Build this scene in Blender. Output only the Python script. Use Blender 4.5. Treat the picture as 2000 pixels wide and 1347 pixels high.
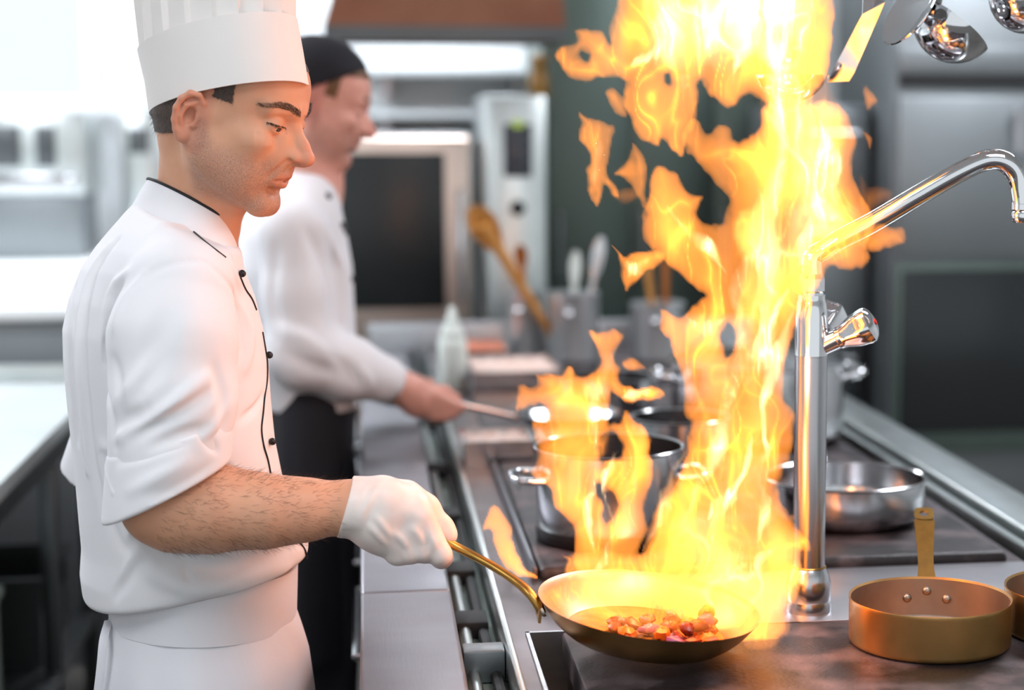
import bpy, bmesh, math, random
import numpy as np
from mathutils import Vector, Matrix

random.seed(7)
rng = np.random.default_rng(7)
for o in list(bpy.data.objects):
    bpy.data.objects.remove(o, do_unlink=True)
scn = bpy.context.scene
COL = scn.collection

# ------------------------------------------------------------------ camera
FPX, PPX, PPY = 3600.0, 1250.0, 673.5
CAMP = np.array([0.0, 0.0, 1.6])
TH = math.atan((PPY - 240) / FPX)
AL = math.atan(540 * math.cos(TH) / FPX)
FWD = np.array([math.sin(AL) * math.cos(TH), math.cos(AL) * math.cos(TH), -math.sin(TH)])
RGT = np.array([math.cos(AL), -math.sin(AL), 0.0])
UPV = np.cross(RGT, FWD)
cam_d = bpy.data.cameras.new('camera')
cam = bpy.data.objects.new('camera', cam_d)
COL.objects.link(cam)
cam.location = CAMP
cam.rotation_euler = (math.pi / 2 - TH, 0, -AL)
cam_d.sensor_width = 36.0
cam_d.lens = FPX * 36 / 2000
cam_d.shift_x = -(PPX - 1000) / 2000
cam_d.clip_start = 0.02
cam_d.dof.use_dof = True
cam_d.dof.focus_distance = 2.5
cam_d.dof.aperture_fstop = 2.1
scn.camera = cam


def ray(px, py):
    return FWD + RGT * (px - PPX) / FPX + UPV * (PPY - py) / FPX


def at(px, py, Y):
    d = ray(px, py)
    return CAMP + d * (Y / d[1])


def onz(px, py, z):
    d = ray(px, py)
    return CAMP + d * ((z - CAMP[2]) / d[2])


# ------------------------------------------------------------------ world, light, exposure
scn.view_settings.view_transform = 'Standard'
scn.view_settings.look = 'None'
scn.view_settings.exposure = 0.0
scn.view_settings.gamma = 1.0
scn.view_settings.use_curve_mapping = False
w = bpy.data.worlds.new('daylight')
scn.world = w
w.use_nodes = True
bg = w.node_tree.nodes['Background']
bg.inputs[0].default_value = (0.90, 0.97, 1.0, 1)
bg.inputs[1].default_value = 1.05
scn.cycles.max_bounces = 4
scn.cycles.use_adaptive_sampling = True
scn.cycles.adaptive_threshold = 0.05
scn.cycles.diffuse_bounces = 2
scn.cycles.glossy_bounces = 3
scn.cycles.transmission_bounces = 3
scn.cycles.transparent_max_bounces = 16
scn.cycles.sample_clamp_indirect = 6.0
scn.cycles.caustics_reflective = False
scn.cycles.caustics_refractive = False
scn.cycles.use_denoising = True
scn.cycles.use_light_tree = False


# ------------------------------------------------------------------ materials
def lin(c):
    if isinstance(c, str):
        c = [int(c[i:i + 2], 16) / 255 for i in (0, 2, 4)]
    return tuple((x / 12.92 if x <= 0.04045 else ((x + 0.055) / 1.055) ** 2.4) for x in c)


MATS = {}


def mat(name, col, metal=0.0, rough=0.5, noise=0.0, nscale=(20, 20, 20), bump=0.0, bscale=None, col2=None,
        spec=0.5, sss=0.0, trans=0.0, emit=None, estr=0.0, coat=0.0, detail=4.0, rvar=0.0, ramp=(0.35, 0.65), alpha=1.0, ior=1.45):
    m = bpy.data.materials.new(name)
    m.use_nodes = True
    nt = m.node_tree
    b = nt.nodes['Principled BSDF']
    b.inputs['Base Color'].default_value = (*lin(col), 1)
    b.inputs['Metallic'].default_value = metal
    b.inputs['Roughness'].default_value = rough
    b.inputs['Specular IOR Level'].default_value = spec
    b.inputs['Transmission Weight'].default_value = trans
    b.inputs['IOR'].default_value = ior
    b.inputs['Coat Weight'].default_value = coat
    b.inputs['Alpha'].default_value = alpha
    if sss > 0:
        b.inputs['Subsurface Weight'].default_value = sss
        b.inputs['Subsurface Radius'].default_value = (0.012, 0.005, 0.003)
        b.inputs['Subsurface Scale'].default_value = 0.5
    if emit:
        b.inputs['Emission Color'].default_value = (*lin(emit), 1)
        b.inputs['Emission Strength'].default_value = estr
    if noise > 0 or bump > 0 or rvar > 0:
        tc = nt.nodes.new('ShaderNodeTexCoord')
        mp = nt.nodes.new('ShaderNodeMapping')
        mp.inputs['Scale'].default_value = nscale
        nt.links.new(tc.outputs['Object'], mp.inputs[0])
        nz = nt.nodes.new('ShaderNodeTexNoise')
        nz.inputs['Scale'].default_value = 1.0
        nz.inputs['Detail'].default_value = detail
        nt.links.new(mp.outputs[0], nz.inputs['Vector'])
        if noise > 0:
            rp = nt.nodes.new('ShaderNodeValToRGB')
            rp.color_ramp.elements[0].position, rp.color_ramp.elements[1].position = ramp
            rp.color_ramp.elements[0].color = (*lin(col), 1)
            c2 = lin(col2) if col2 else tuple(x * 0.5 for x in lin(col))
            rp.color_ramp.elements[1].color = (*[a + (c - a) * noise for a, c in zip(lin(col), c2)], 1)
            nt.links.new(nz.outputs[0], rp.inputs[0])
            nt.links.new(rp.outputs[0], b.inputs['Base Color'])
        if rvar > 0:
            mr = nt.nodes.new('ShaderNodeMapRange')
            mr.inputs['To Min'].default_value = max(0.02, rough - rvar)
            mr.inputs['To Max'].default_value = rough + rvar
            nt.links.new(nz.outputs[0], mr.inputs[0])
            nt.links.new(mr.outputs[0], b.inputs['Roughness'])
        if bump > 0:
            src = nz
            if bscale:
                mp2 = nt.nodes.new('ShaderNodeMapping')
                mp2.inputs['Scale'].default_value = bscale
                nt.links.new(tc.outputs['Object'], mp2.inputs[0])
                src = nt.nodes.new('ShaderNodeTexNoise')
                src.inputs['Scale'].default_value = 1.0
                src.inputs['Detail'].default_value = 3.0
                nt.links.new(mp2.outputs[0], src.inputs['Vector'])
            bp = nt.nodes.new('ShaderNodeBump')
            bp.inputs['Strength'].default_value = bump
            bp.inputs['Distance'].default_value = 0.002
            nt.links.new(src.outputs[0], bp.inputs['Height'])
            nt.links.new(bp.outputs[0], b.inputs['Normal'])
    MATS[name] = m
    return m


M = {}
M['steel'] = mat('brushed_steel', 'b4b6ba', 1, 0.33, 0.35, (6, 60, 60), col2='8d8a8c', rvar=0.08, detail=6)
M['ledge'] = mat('worn_ledge_steel', '98979d', 1, 0.45, 0.5, (5, 9, 9), col2='8f8b90', rvar=0.1, bump=0.12, bscale=(300, 20, 300))
M['deck'] = mat('cooktop_deck_steel', '766b6d', 1, 0.36, 0.5, (7, 7, 7), col2='54494a', rvar=0.1)
M['rail'] = mat('pale_rail_steel', 'c9cfce', 1, 0.3, 0.2, (9, 9, 9), rvar=0.06)
M['trough'] = mat('trough_painted', 'a3b5ad', 0.3, 0.5, 0.5, (8, 8, 8), col2='5c6a66')
M['black'] = mat('matte_black', '141416', 0, 0.6)
M['plate'] = mat('cast_hot_plate', '231d1f', 0.15, 0.46, 1.0, (11, 11, 11), col2='6b5e61', bump=0.5, bscale=(160, 160, 160), rvar=0.22, detail=9, ramp=(0.46, 0.68))
M['plateedge'] = mat('plate_edge_strip', '6e6e74', 0.9, 0.35)
M['rust'] = mat('greasy_tray', 'b07f48', 0.5, 0.5, 0.9, (14, 14, 14), col2='33241b', detail=6)
M['pale_pot'] = mat('pale_brushed_pot', 'c6cbcc', 0.75, 0.36)
M['strip'] = mat('light_strip_steel', 'c4c3c8', 1, 0.36, 0.4, (6, 6, 6), col2='98959a', rvar=0.08)
M['chrome'] = mat('chrome', 'd9d9dc', 1, 0.07)
M['satin'] = mat('satin_tube', 'bcbcc0', 1, 0.22, 0.1, (60, 60, 4))
M['potsteel'] = mat('polished_pot_steel', 'c7c7ca', 1, 0.16, 0.15, (40, 40, 5), rvar=0.05)
M['burnt'] = mat('burnt_pot_base', '2c2628', 0.6, 0.4)
M['copper'] = mat('worn_brass_copper', 'cfa066', 0.92, 0.34, 0.65, (9, 9, 9), col2='a07c44', rvar=0.1, detail=6, ramp=(0.3, 0.7))
M['tinned'] = mat('tinned_inside', 'b8aca0', 1, 0.4, 0.4, (15, 15, 15), col2='86786c')
M['brass'] = mat('patinated_brass', 'bd9148', 1, 0.34, 0.7, (30, 30, 30), col2='8a6a35', rvar=0.1)
M['sauce'] = mat('amber_sauce', 'a8692c', 0, 0.12, 0.5, (40, 40, 40), col2='c99a55')
M['wood'] = mat('spoon_wood', 'd69a52', 0, 0.55, 0.6, (30, 30, 8), col2='b06f2a')
M['wooddark'] = mat('dark_spoon_wood', 'a55f22', 0, 0.55)
M['plastic'] = mat('milky_plastic', 'dfe6e0', 0, 0.35)
M['green'] = mat('greygreen_panel', '56645e', 0.5, 0.4)
M['darksteel'] = mat('dark_steel', '5d6062', 1, 0.35, 0.3, (3, 3, 3))
M['midsteel'] = mat('mid_steel', '8b9093', 0.85, 0.42, 0.3, (4, 4, 1), col2='777c80')
M['doorglass'] = mat('dark_door_glass', '26292a', 0.2, 0.25)
M['tabletop'] = mat('pale_table_steel', 'e3eaea', 0.6, 0.35, 0.2, (5, 5, 5))
M['white'] = mat('white_paint', 'eef2f2', 0, 0.6)
M['wtile'] = mat('white_tile', 'e9eef0', 0, 0.25)
M['grout'] = mat('pale_grout', 'c9d0d2', 0, 0.8)
M['floor'] = mat('floor_tile', '6d6a66', 0, 0.5, 0.4, (3, 3, 3))
M['floorj'] = mat('floor_joint', '4a4846', 0, 0.8)
M['hood'] = mat('hood_fire_tinted_steel', '7a4c38', 0.5, 0.5, 0.3, (4, 4, 4), col2='9a6f58')  # steel hood; the fire's copper reflection is put into its colour
M['lamp'] = mat('lamp_diffuser', 'ffffff', 0, 0.5, emit='f4f8ff', estr=8.5)
M['lamp_bright'] = mat('bright_lamp_diffuser', 'ffffff', 0, 0.5, emit='f4f8ff', estr=20.0)
M['screen'] = mat('dark_display', '2b2f3c', 0, 0.2)
M['ledgreen'] = mat('green_led', '9ab03c', 0, 0.4, emit='a9c23a', estr=0.4)
M['red'] = mat('red_dot', 'd8281c', 0, 0.35)
M['amber'] = mat('amber_glass', 'a0742e', 0, 0.2)
M['food_red'] = mat('ingredient_red', 'c2543a', 0, 0.4, 0.6, (60, 60, 60), col2='e29a6a')
M['food_pale'] = mat('ingredient_pale', 'e6cfc4', 0, 0.5, 0.5, (60, 60, 60), col2='cf9c86')
M['meat'] = mat('seared_meat', '9c3c22', 0, 0.3, 0.8, (70, 70, 70), col2='5e1f18', bump=0.4)
M['onion'] = mat('purple_onion', 'a85a86', 0, 0.3, 0.6, (70, 70, 70), col2='7a2f52')
M['veg'] = mat('orange_pepper', 'd9741f', 0, 0.3, 0.5, (70, 70, 70), col2='b8431a')


# ------------------------------------------------------------------ geometry helpers: (V, F)
def G(V, Fc):
    return (np.asarray(V, float).reshape(-1, 3), [tuple(int(i) for i in f) for f in Fc])


def join(*gs):
    V, Fc, n = [], [], 0
    for v, f in gs:
        V.append(v)
        Fc += [tuple(i + n for i in t) for t in f]
        n += len(v)
    return (np.vstack(V), Fc)


def box(x0, x1, y0, y1, z0, z1, bev=0.0, seg=2):
    bm = bmesh.new()
    bmesh.ops.create_cube(bm, size=1)
    for v in bm.verts:
        v.co = Vector(((x0 + x1) / 2 + v.co.x * (x1 - x0), (y0 + y1) / 2 + v.co.y * (y1 - y0), (z0 + z1) / 2 + v.co.z * (z1 - z0)))
    if bev > 0:
        bmesh.ops.bevel(bm, geom=bm.edges[:], offset=min(bev, 0.45 * min(x1 - x0, y1 - y0, z1 - z0)), segments=seg, profile=0.5, affect='EDGES')
    bm.verts.index_update()
    V = [v.co[:] for v in bm.verts]
    Fc = [[v.index for v in f.verts] for f in bm.faces]
    bm.free()
    return G(V, Fc)


def lathe(prof, c=(0, 0, 0), n=48, closed=False, caps=True):
    """profile of (r, z); closed=True joins last ring to the first"""
    V, Fc = [], []
    m = len(prof)
    for r, z in prof:
        for k in range(n):
            a = 2 * math.pi * k / n
            V.append((c[0] + r * math.cos(a), c[1] + r * math.sin(a), c[2] + z))
    for i in range(m if closed else m - 1):
        j = (i + 1) % m
        for k in range(n):
            l = (k + 1) % n
            Fc.append((i * n + k, i * n + l, j * n + l, j * n + k))
    if not closed and caps:
        if prof[0][0] > 1e-5:
            Fc.append(tuple(range(n))[::-1])
        if prof[-1][0] > 1e-5:
            Fc.append(tuple((m - 1) * n + k for k in range(n)))
    return G(V, Fc)


def frames(P):
    P = np.asarray(P, float)
    T = np.gradient(P, axis=0)
    T /= np.linalg.norm(T, axis=1, keepdims=True) + 1e-12
    ref = np.array([0, 0, 1.0]) if abs(T[0][2]) < 0.9 else np.array([1.0, 0, 0])
    N = []
    n = ref - T[0] * (ref @ T[0])
    n /= np.linalg.norm(n)
    for t in T:
        n = n - t * (n @ t)
        n /= np.linalg.norm(n) + 1e-12
        N.append(n.copy())
    N = np.array(N)
    return P, T, N, np.cross(T, N)


def smooth_path(P, n=40):
    P = np.asarray(P, float)
    if len(P) < 3:
        return np.array([P[0] + (P[-1] - P[0]) * t for t in np.linspace(0, 1, n)])
    d = np.r_[0, np.cumsum(np.linalg.norm(np.diff(P[:, :3], axis=0), axis=1))]
    T = np.zeros_like(P)
    for i in range(len(P)):
        a, b = max(i - 1, 0), min(i + 1, len(P) - 1)
        T[i] = (P[b] - P[a]) / (d[b] - d[a] + 1e-12)
    out = []
    for s in np.linspace(0, d[-1], n):
        i = min(max(np.searchsorted(d, s) - 1, 0), len(P) - 2)
        h = d[i + 1] - d[i]
        t = (s - d[i]) / h
        out.append((2 * t ** 3 - 3 * t ** 2 + 1) * P[i] + (t ** 3 - 2 * t ** 2 + t) * h * T[i] + (-2 * t ** 3 + 3 * t ** 2) * P[i + 1] + (t ** 3 - t ** 2) * h * T[i + 1])
    return np.array(out)


def tube(P, r, n=12, caps=True, flat=1.0):
    P, T, N, B = frames(P)
    rs = np.full(len(P), r) if np.isscalar(r) else np.interp(np.linspace(0, 1, len(P)), np.linspace(0, 1, len(r)), r)
    V, Fc = [], []
    for i in range(len(P)):
        for k in range(n):
            a = 2 * math.pi * k / n
            V.append(P[i] + rs[i] * (math.cos(a) * N[i] * flat + math.sin(a) * B[i]))
    for i in range(len(P) - 1):
        for k in range(n):
            l = (k + 1) % n
            Fc.append((i * n + k, i * n + l, (i + 1) * n + l, (i + 1) * n + k))
    if caps:
        Fc.append(tuple(range(n))[::-1])
        Fc.append(tuple((len(P) - 1) * n + k for k in range(n)))
    return G(V, Fc)


def loft(rings, cap0=True, cap1=True):
    n = len(rings[0])
    V = np.vstack([np.asarray(r, float) for r in rings])
    Fc = []
    for i in range(len(rings) - 1):
        for k in range(n):
            l = (k + 1) % n
            Fc.append((i * n + k, i * n + l, (i + 1) * n + l, (i + 1) * n + k))
    if cap0:
        Fc.append(tuple(range(n))[::-1])
    if cap1:
        Fc.append(tuple((len(rings) - 1) * n + k for k in range(n)))
    return G(V, Fc)


def sphere(c, r, n=16, m=10):
    r = np.broadcast_to(np.asarray(r, float), (3,))
    prof = [(math.sin(math.pi * i / m), -math.cos(math.pi * i / m)) for i in range(m + 1)]
    prof[0] = (1e-6, -1)
    prof[-1] = (1e-6, 1)
    v, f = lathe(prof, (0, 0, 0), n)
    return (v * r + np.asarray(c, float), f)


def xf(g, Mx):
    Mx = np.array(Mx)
    return (g[0] @ Mx[:3, :3].T + Mx[:3, 3], g[1])


def rotm(axis, deg):
    return np.array(Matrix.Rotation(math.radians(deg), 4, axis))


def trm(v):
    Mx = np.eye(4)
    Mx[:3, 3] = v
    return Mx


def frame_m(o, x, y, z):
    Mx = np.eye(4)
    Mx[:3, 0], Mx[:3, 1], Mx[:3, 2], Mx[:3, 3] = x, y, z, o
    return Mx


def extrude(poly, t, axis='y'):
    """2-D polygon extruded symmetrically by t"""
    n = len(poly)
    V = []
    for s in (-t / 2, t / 2):
        for a, b in poly:
            V.append((a, s, b) if axis == 'y' else (a, b, s) if axis == 'z' else (s, a, b))
    Fc = [tuple(range(n))[::-1], tuple(range(n, 2 * n))]
    Fc += [(i, (i + 1) % n, n + (i + 1) % n, n + i) for i in range(n)]
    return G(V, Fc)


WLOC = {}


def tag(o, label=None, cat=None, group=None, kind=None):
    if label:
        o['label'] = label
    if cat:
        o['category'] = cat
    if group:
        o['group'] = group
    if kind:
        o['kind'] = kind
    return o


def thing(name, loc, label, cat, group=None):
    o = bpy.data.objects.new(name, None)
    COL.objects.link(o)
    o.location = loc
    o.empty_display_size = 0.05
    WLOC[o.name] = np.asarray(loc, float)
    return tag(o, label, cat, group)


def part(name, g, m, parent=None, smooth=True, fix=True, angle=40):
    """one mesh object; g in world coordinates, its origin at the parent's (or at its own base)"""
    V, Fc = g
    if parent is None:
        base = np.array([(V[:, 0].min() + V[:, 0].max()) / 2, (V[:, 1].min() + V[:, 1].max()) / 2, V[:, 2].min()])
    else:
        base = WLOC[parent.name]
    me = bpy.data.meshes.new(name)
    me.from_pydata((V - base).tolist(), [], Fc)
    if fix:
        bm = bmesh.new()
        bm.from_mesh(me)
        bmesh.ops.recalc_face_normals(bm, faces=bm.faces[:])
        bm.to_mesh(me)
        bm.free()
    me.materials.append(M[m] if isinstance(m, str) else m)
    if smooth:
        me.polygons.foreach_set('use_smooth', [True] * len(me.polygons))
        if angle:
            me.set_sharp_from_angle(angle=math.radians(angle))
    o = bpy.data.objects.new(name, me)
    COL.objects.link(o)
    if parent is None:
        o.location = base
    else:
        o.parent = parent
    WLOC[o.name] = base
    return o


def struct(name, g, m, parent=None, smooth=False):
    o = part(name, g, m, parent, smooth)
    if parent is None:
        o['kind'] = 'structure'
    return o
# ------------------------------------------------------------------ the room
struct('floor', box(-4, 5, -2, 9, -0.1, 0), 'floor')
struct('ceiling', box(-4, 5, -2, 9, 3.2, 3.3), 'white')
struct('wall_right', box(4.9, 5, -2, 9, 0, 3.2), 'white')
struct('wall_left', box(-4, -3.9, -2, 9, 0, 3.2), 'white')
YB = 8.2
WX0, WX1, WZ0, WZ1 = -3.3, -1.12, 1.66, 2.9
struct('wall_back', join(box(-4, WX0, YB, YB + 0.12, 0, 3.2), box(WX1, 5, YB, YB + 0.12, 0, 3.2),
                         box(WX0, WX1, YB, YB + 0.12, 0, WZ0), box(WX0, WX1, YB, YB + 0.12, WZ1, 3.2)), 'wtile')
win = thing('window_1', (-2.2, YB, WZ0), 'bright daylight window in the white back wall', 'window')
win['kind'] = 'structure'
part('window_frame', join(box(WX0, WX1, YB - 0.03, YB + 0.05, WZ0, WZ0 + 0.05), box(WX0, WX1, YB - 0.03, YB + 0.05, WZ1 - 0.05, WZ1),
                          box(WX0, WX0 + 0.05, YB - 0.03, YB + 0.05, WZ0 + 0.05, WZ1 - 0.05), box(WX1 - 0.05, WX1, YB - 0.03, YB + 0.05, WZ0 + 0.05, WZ1 - 0.05)), 'white', win, smooth=False)
part('window_sill', box(WX0 - 0.05, WX1 + 0.05, YB - 0.12, YB - 0.03, WZ0 - 0.03, WZ0 + 0.005), 'white', win, smooth=False)
M['pane'] = mat('window_pane', 'ffffff', 0, 0.0, trans=1.0, ior=1.01)
part('pane', box(WX0 + 0.05, WX1 - 0.05, YB + 0.005, YB + 0.011, WZ0 + 0.05, WZ1 - 0.05), 'pane', win, smooth=False)

# ceiling lamps out of view; the last two are added to brighten the back
for i, (x, y) in enumerate([(-1.7, 1.2), (0.9, 0.9), (-1.7, 4.6), (2.4, 4.4), (0.5, 7.5), (-2.3, 6.9)]):
    t = thing('ceiling_light', (x, y, 3.14), ['square ceiling light panel left of and above the chef', 'square ceiling light panel above the near end of the island',
              'square ceiling light panel above the steel prep table', 'square ceiling light panel in front of the dark cabinet', 'added unseen light panel above the combi oven, brightening the back', 'added unseen light panel above the far white-topped counter, brightening the back'][i], 'ceiling light', 'kitchen ceiling lights')
    part('lamp_frame', join(box(x - .62, x + .62, y - .62, y - .58, 3.13, 3.2), box(x - .62, x + .62, y + .58, y + .62, 3.13, 3.2),
                            box(x - .62, x - .58, y - .58, y + .58, 3.13, 3.2), box(x + .58, x + .62, y - .58, y + .58, 3.13, 3.2)), 'white', t, smooth=False)
    part('diffuser', box(x - .58, x + .58, y - .58, y + .58, 3.14, 3.16), 'lamp' if i < 2 else 'lamp_bright', t, smooth=False)

# ------------------------------------------------------------------ cooking island
ZT = 0.90
isl = thing('cooking_island', (0.62, 3.6, 0), 'long stainless cooking island with dark hot plates and steel ledges on both sides', 'cooking range')
XL0, XL1 = -0.017, 0.118
part('cabinet', box(0.02, 1.20, 1.55, 5.75, 0.1, 0.78, 0.01), 'steel', isl)
part('plinth', box(0.08, 1.14, 1.6, 5.7, 0.0, 0.1), 'black', isl)
for i in range(6):
    y0 = 1.6 + i * 0.69
    d = part('cabinet_door', box(0.002, 0.02, y0, y0 + 0.66, 0.14, 0.74, 0.006), 'steel', isl)
    part('handle', tube([(0.0, y0 + 0.1, 0.70), (-0.03, y0 + 0.1, 0.70), (-0.03, y0 + 0.56, 0.70), (0.0, y0 + 0.56, 0.70)], 0.006, 8), 'chrome', d)
seamY = 2.735
for y0, y1 in ((1.55, seamY - 0.0012), (seamY + 0.0012, 4.2), (4.203, 5.75)):
    part('front_ledge', box(XL0, XL1, y0, y1, 0.862, ZT, 0.006, 3), 'ledge', isl)
part('ledge_apron', box(XL0 + 0.004, XL0 + 0.02, 1.55, 5.75, 0.78, 0.862), 'ledge', isl)
# trough between ledge and cooktop
part('trough', join(box(XL1 - 0.004, 0.19, 1.55, 5.75, 0.835, 0.842), box(XL1 - 0.004, XL1, 1.55, 5.75, 0.842, 0.862)), 'trough', isl)
part('pipe', tube([(0.135, 1.56, 0.8535), (0.135, 5.7, 0.8535)], 0.0095, 10), 'rail', isl)
part('cable', tube(smooth_path([(0.162, 1.6, 0.852), (0.167, 2.3, 0.852), (0.160, 2.8, 0.852), (0.167, 3.6, 0.852), (0.162, 5.6, 0.852)], 40), 0.0085, 8), 'black', isl)
for i, y in enumerate((1.75, 2.25, 2.66, 2.98, 3.42, 3.9, 4.5)):
    part('clip', box(0.121, 0.170, y, y + 0.075, 0.843, 0.868, 0.004), 'black', isl)
for i, y in enumerate((2.03, 2.44, 3.2, 4.1)):
    if i == 1:
        part('bracket', box(XL1 + 0.003, 0.178, y, y + 0.045, 0.843, 0.888, 0.003), 'midsteel', isl)
part('trough_rail', box(0.179, 0.189, 1.55, 5.75, 0.83, 0.902, 0.002), 'rail', isl)
# deck (with an opening for the drip tray)
PX0, PX1 = 0.258, 1.02
PN1, PF0, PF1 = 2.462, 2.80, 3.72
TX0 = 0.213
part('deck', join(box(0.189, TX0, 1.55, 5.75, 0.84, 0.895), box(TX0, 1.045, 2.487, 5.75, 0.84, 0.895), box(TX0, 1.045, 1.55, 1.62, 0.84, 0.895), box(PX0 + .01, 1.045, 1.62, 2.487, 0.80, 0.86)), 'deck', isl, smooth=False)
part('drip_tray', box(TX0, PX0 + 0.02, 1.62, 2.487, 0.80, 0.815), 'rust', isl, smooth=False)
part('tray_rim', join(box(TX0 - 0.003, TX0 + 0.002, 1.62, 2.49, 0.815, 0.899), box(TX0 - 0.003, 0.6, 2.484, 2.49, 0.815, 0.899)), 'steel', isl, smooth=False)
part('hot_plate', box(PX0, PX1, 1.66, PN1, 0.862, 0.905, 0.005, 2), 'plate', isl)
part('hot_plate', box(PX0, PX1, PF0, PF1, 0.880, 0.912, 0.012, 4), 'plate', isl)
part('plate_strip', box(PX0 - 0.012, PX0 - 0.002, PF0 + 0.0, PF1, 0.89, 0.914, 0.003), 'plateedge', isl)
part('hot_plate', box(PX0, PX1, 3.95, 4.7, 0.880, 0.905, 0.006, 2), 'plate', isl)
part('cross_strip', box(PX0 + 0.015, 1.043, 2.492, 2.794, 0.8935, 0.8968, 0.001), 'strip', isl)
# far side: trough, rail, ledge
part('rear_trough', box(1.045, 1.118, 1.55, 5.75, 0.782, 0.80), 'black', isl, smooth=False)
part('rear_rail', box(1.066, 1.084, 1.55, 5.75, 0.80, 0.905, 0.004), 'rail', isl)
part('rear_ledge', box(1.118, 1.222, 1.55, 5.75, 0.862, ZT + 0.004, 0.006, 3), 'rail', isl)
part('back_upstand', box(0.0, 1.22, 5.70, 5.75, 0.80, 0.985, 0.006), 'steel', isl)

# ------------------------------------------------------------------ faucet
fx, fy = 0.627, 2.55
fc = thing('kitchen_faucet', (fx, fy, 0.8965), 'tall chrome column faucet with a red-dotted knob and curved spout on the island', 'faucet')
part('base', lathe([(0.033, 0), (0.033, 0.012), (0.0315, 0.018), (0.0325, 0.02), (0.0325, 0.045), (0.031, 0.05), (0.029, 0.058), (0.0245, 0.066)], (fx, fy, 0.895), 40), 'satin', fc)
part('column', lathe([(0.0235, 0.06), (0.0235, 0.372), (0.0238, 0.376)], (fx, fy, 0.895), 40), 'satin', fc)
part('seal_ring', lathe([(0.0245, 0.066), (0.0255, 0.0675), (0.0245, 0.069)], (fx, fy, 0.895), 40), 'brass', fc)
zt = 0.895
part('head', lathe([(0.0238, 0.376), (0.0236, 0.43), (0.021, 0.452), (0.0195, 0.455), (0.0195, 0.462)], (fx, fy, zt), 40), 'chrome', fc)
part('spout_nut', lathe([(0.0175, 0.440), (0.0175, 0.466), (0.019, 0.468), (0.019, 0.486), (0.0165, 0.492), (0.008, 0.494)], (fx, fy, zt), 12), 'chrome', fc, angle=20)


def knob(p0, p1, name):
    p0, p1 = np.array(p0), np.array(p1)
    z = (p1 - p0) / np.linalg.norm(p1 - p0)
    x = np.cross(z, [0, 1, 0]); x /= np.linalg.norm(x)
    y = np.cross(z, x)
    L = np.linalg.norm(p1 - p0)
    Mx = frame_m(p0, x, y, z)
    st = part('valve_stem', xf(lathe([(0.0145, 0), (0.0145, L * 0.42), (0.0165, L * 0.44), (0.0165, L * 0.50)], (0, 0, 0), 24), Mx), 'chrome', fc)
    rings = []
    n = 48
    for t, r, fl in [(0.48, 0.013, 0), (0.50, 0.017, 0.1), (0.56, 0.0185, 0.5), (0.75, 0.025, 1), (0.95, 0.0275, 1), (1.02, 0.0265, 0.9), (1.08, 0.020, 0.4), (1.11, 0.011, 0.0)]:
        rings.append([((r - 0.0028 * fl * (0.5 + 0.5 * math.cos(6 * 2 * math.pi * k / n)) ** 0.7) * math.cos(2 * math.pi * k / n),
                       (r - 0.0028 * fl * (0.5 + 0.5 * math.cos(6 * 2 * math.pi * k / n)) ** 0.7) * math.sin(2 * math.pi * k / n), t * L) for k in range(n)])
    kb = part('knob', xf(loft(rings), Mx), 'chrome', st, angle=30)
    return Mx, L, kb


kA = at(1592, 682, fy)
kB = kA + np.array([0.070, -0.032, 0.038])
Mx, L, kb = knob(kA, kB, 'hot')
part('red_dot', xf(lathe([(0.0048, 1.10 * L), (0.0044, 1.128 * L), (0.002, 1.135 * L)], (0, 0, 0), 16), Mx), 'red', kb)
knob(kA + np.array([0, 0.0, 0]), kA + np.array([0.035, 0.055, 0.045]), 'cold')
sp = [(fx, fy, zt + 0.49), (fx, fy, zt + 0.515), at(1606, 490, fy), at(1640, 468, fy - 0.01), at(1705, 434, fy - 0.02), at(1800, 378, fy - 0.045), at(1880, 333, fy - 0.065), at(1930, 312, fy - 0.075), at(1963, 316, fy - 0.08), at(1986, 342, fy - 0.08), at(1996, 385, fy - 0.08), at(1997, 402, fy - 0.08)]
part('spout', tube(smooth_path(sp, 90), 0.0148, 20), 'chrome', fc, angle=60)
n0 = at(1997, 395, fy - 0.08)
part('aerator', lathe([(0.0125, 0), (0.0155, -0.002), (0.0155, -0.010), (0.0138, -0.012), (0.0150, -0.014), (0.0150, -0.024), (0.012, -0.028)], n0, 20), 'chrome', fc)


# ------------------------------------------------------------------ pans and pots
def pot_profile(r, h, t=0.003, lip=0.003, round_=0.012, flare=0.0):
    R = r
    outer = [(1e-5, 0)] + [(R - round_ + round_ * math.sin(a), round_ - round_ * math.cos(a)) for a in np.linspace(0, math.pi / 2, 6)]
    outer += [(R + flare, h - 0.004), (R + flare + lip, h), (R + flare + lip * 0.4, h + 0.0015)]
    inner = [(R + flare - t, h - 0.001)] + [(R - t - round_ + round_ * math.sin(a), t + round_ - round_ * math.cos(a)) for a in np.linspace(math.pi / 2, 0, 6)] + [(1e-5, t)]
    return outer, inner


def pot(name, x, y, z, r, h, label, outm='potsteel', inm='potsteel', cat='pot', group=None, **kw):
    t = thing(name, (x, y, z), label, cat, group)
    o, i = pot_profile(r, h, **kw)
    b = part('body', lathe(o + i[:1], (x, y, z), 64, caps=False), outm, t)
    part('inner_wall', lathe(i, (x, y, z), 64, caps=False), inm, t)
    return t


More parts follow.
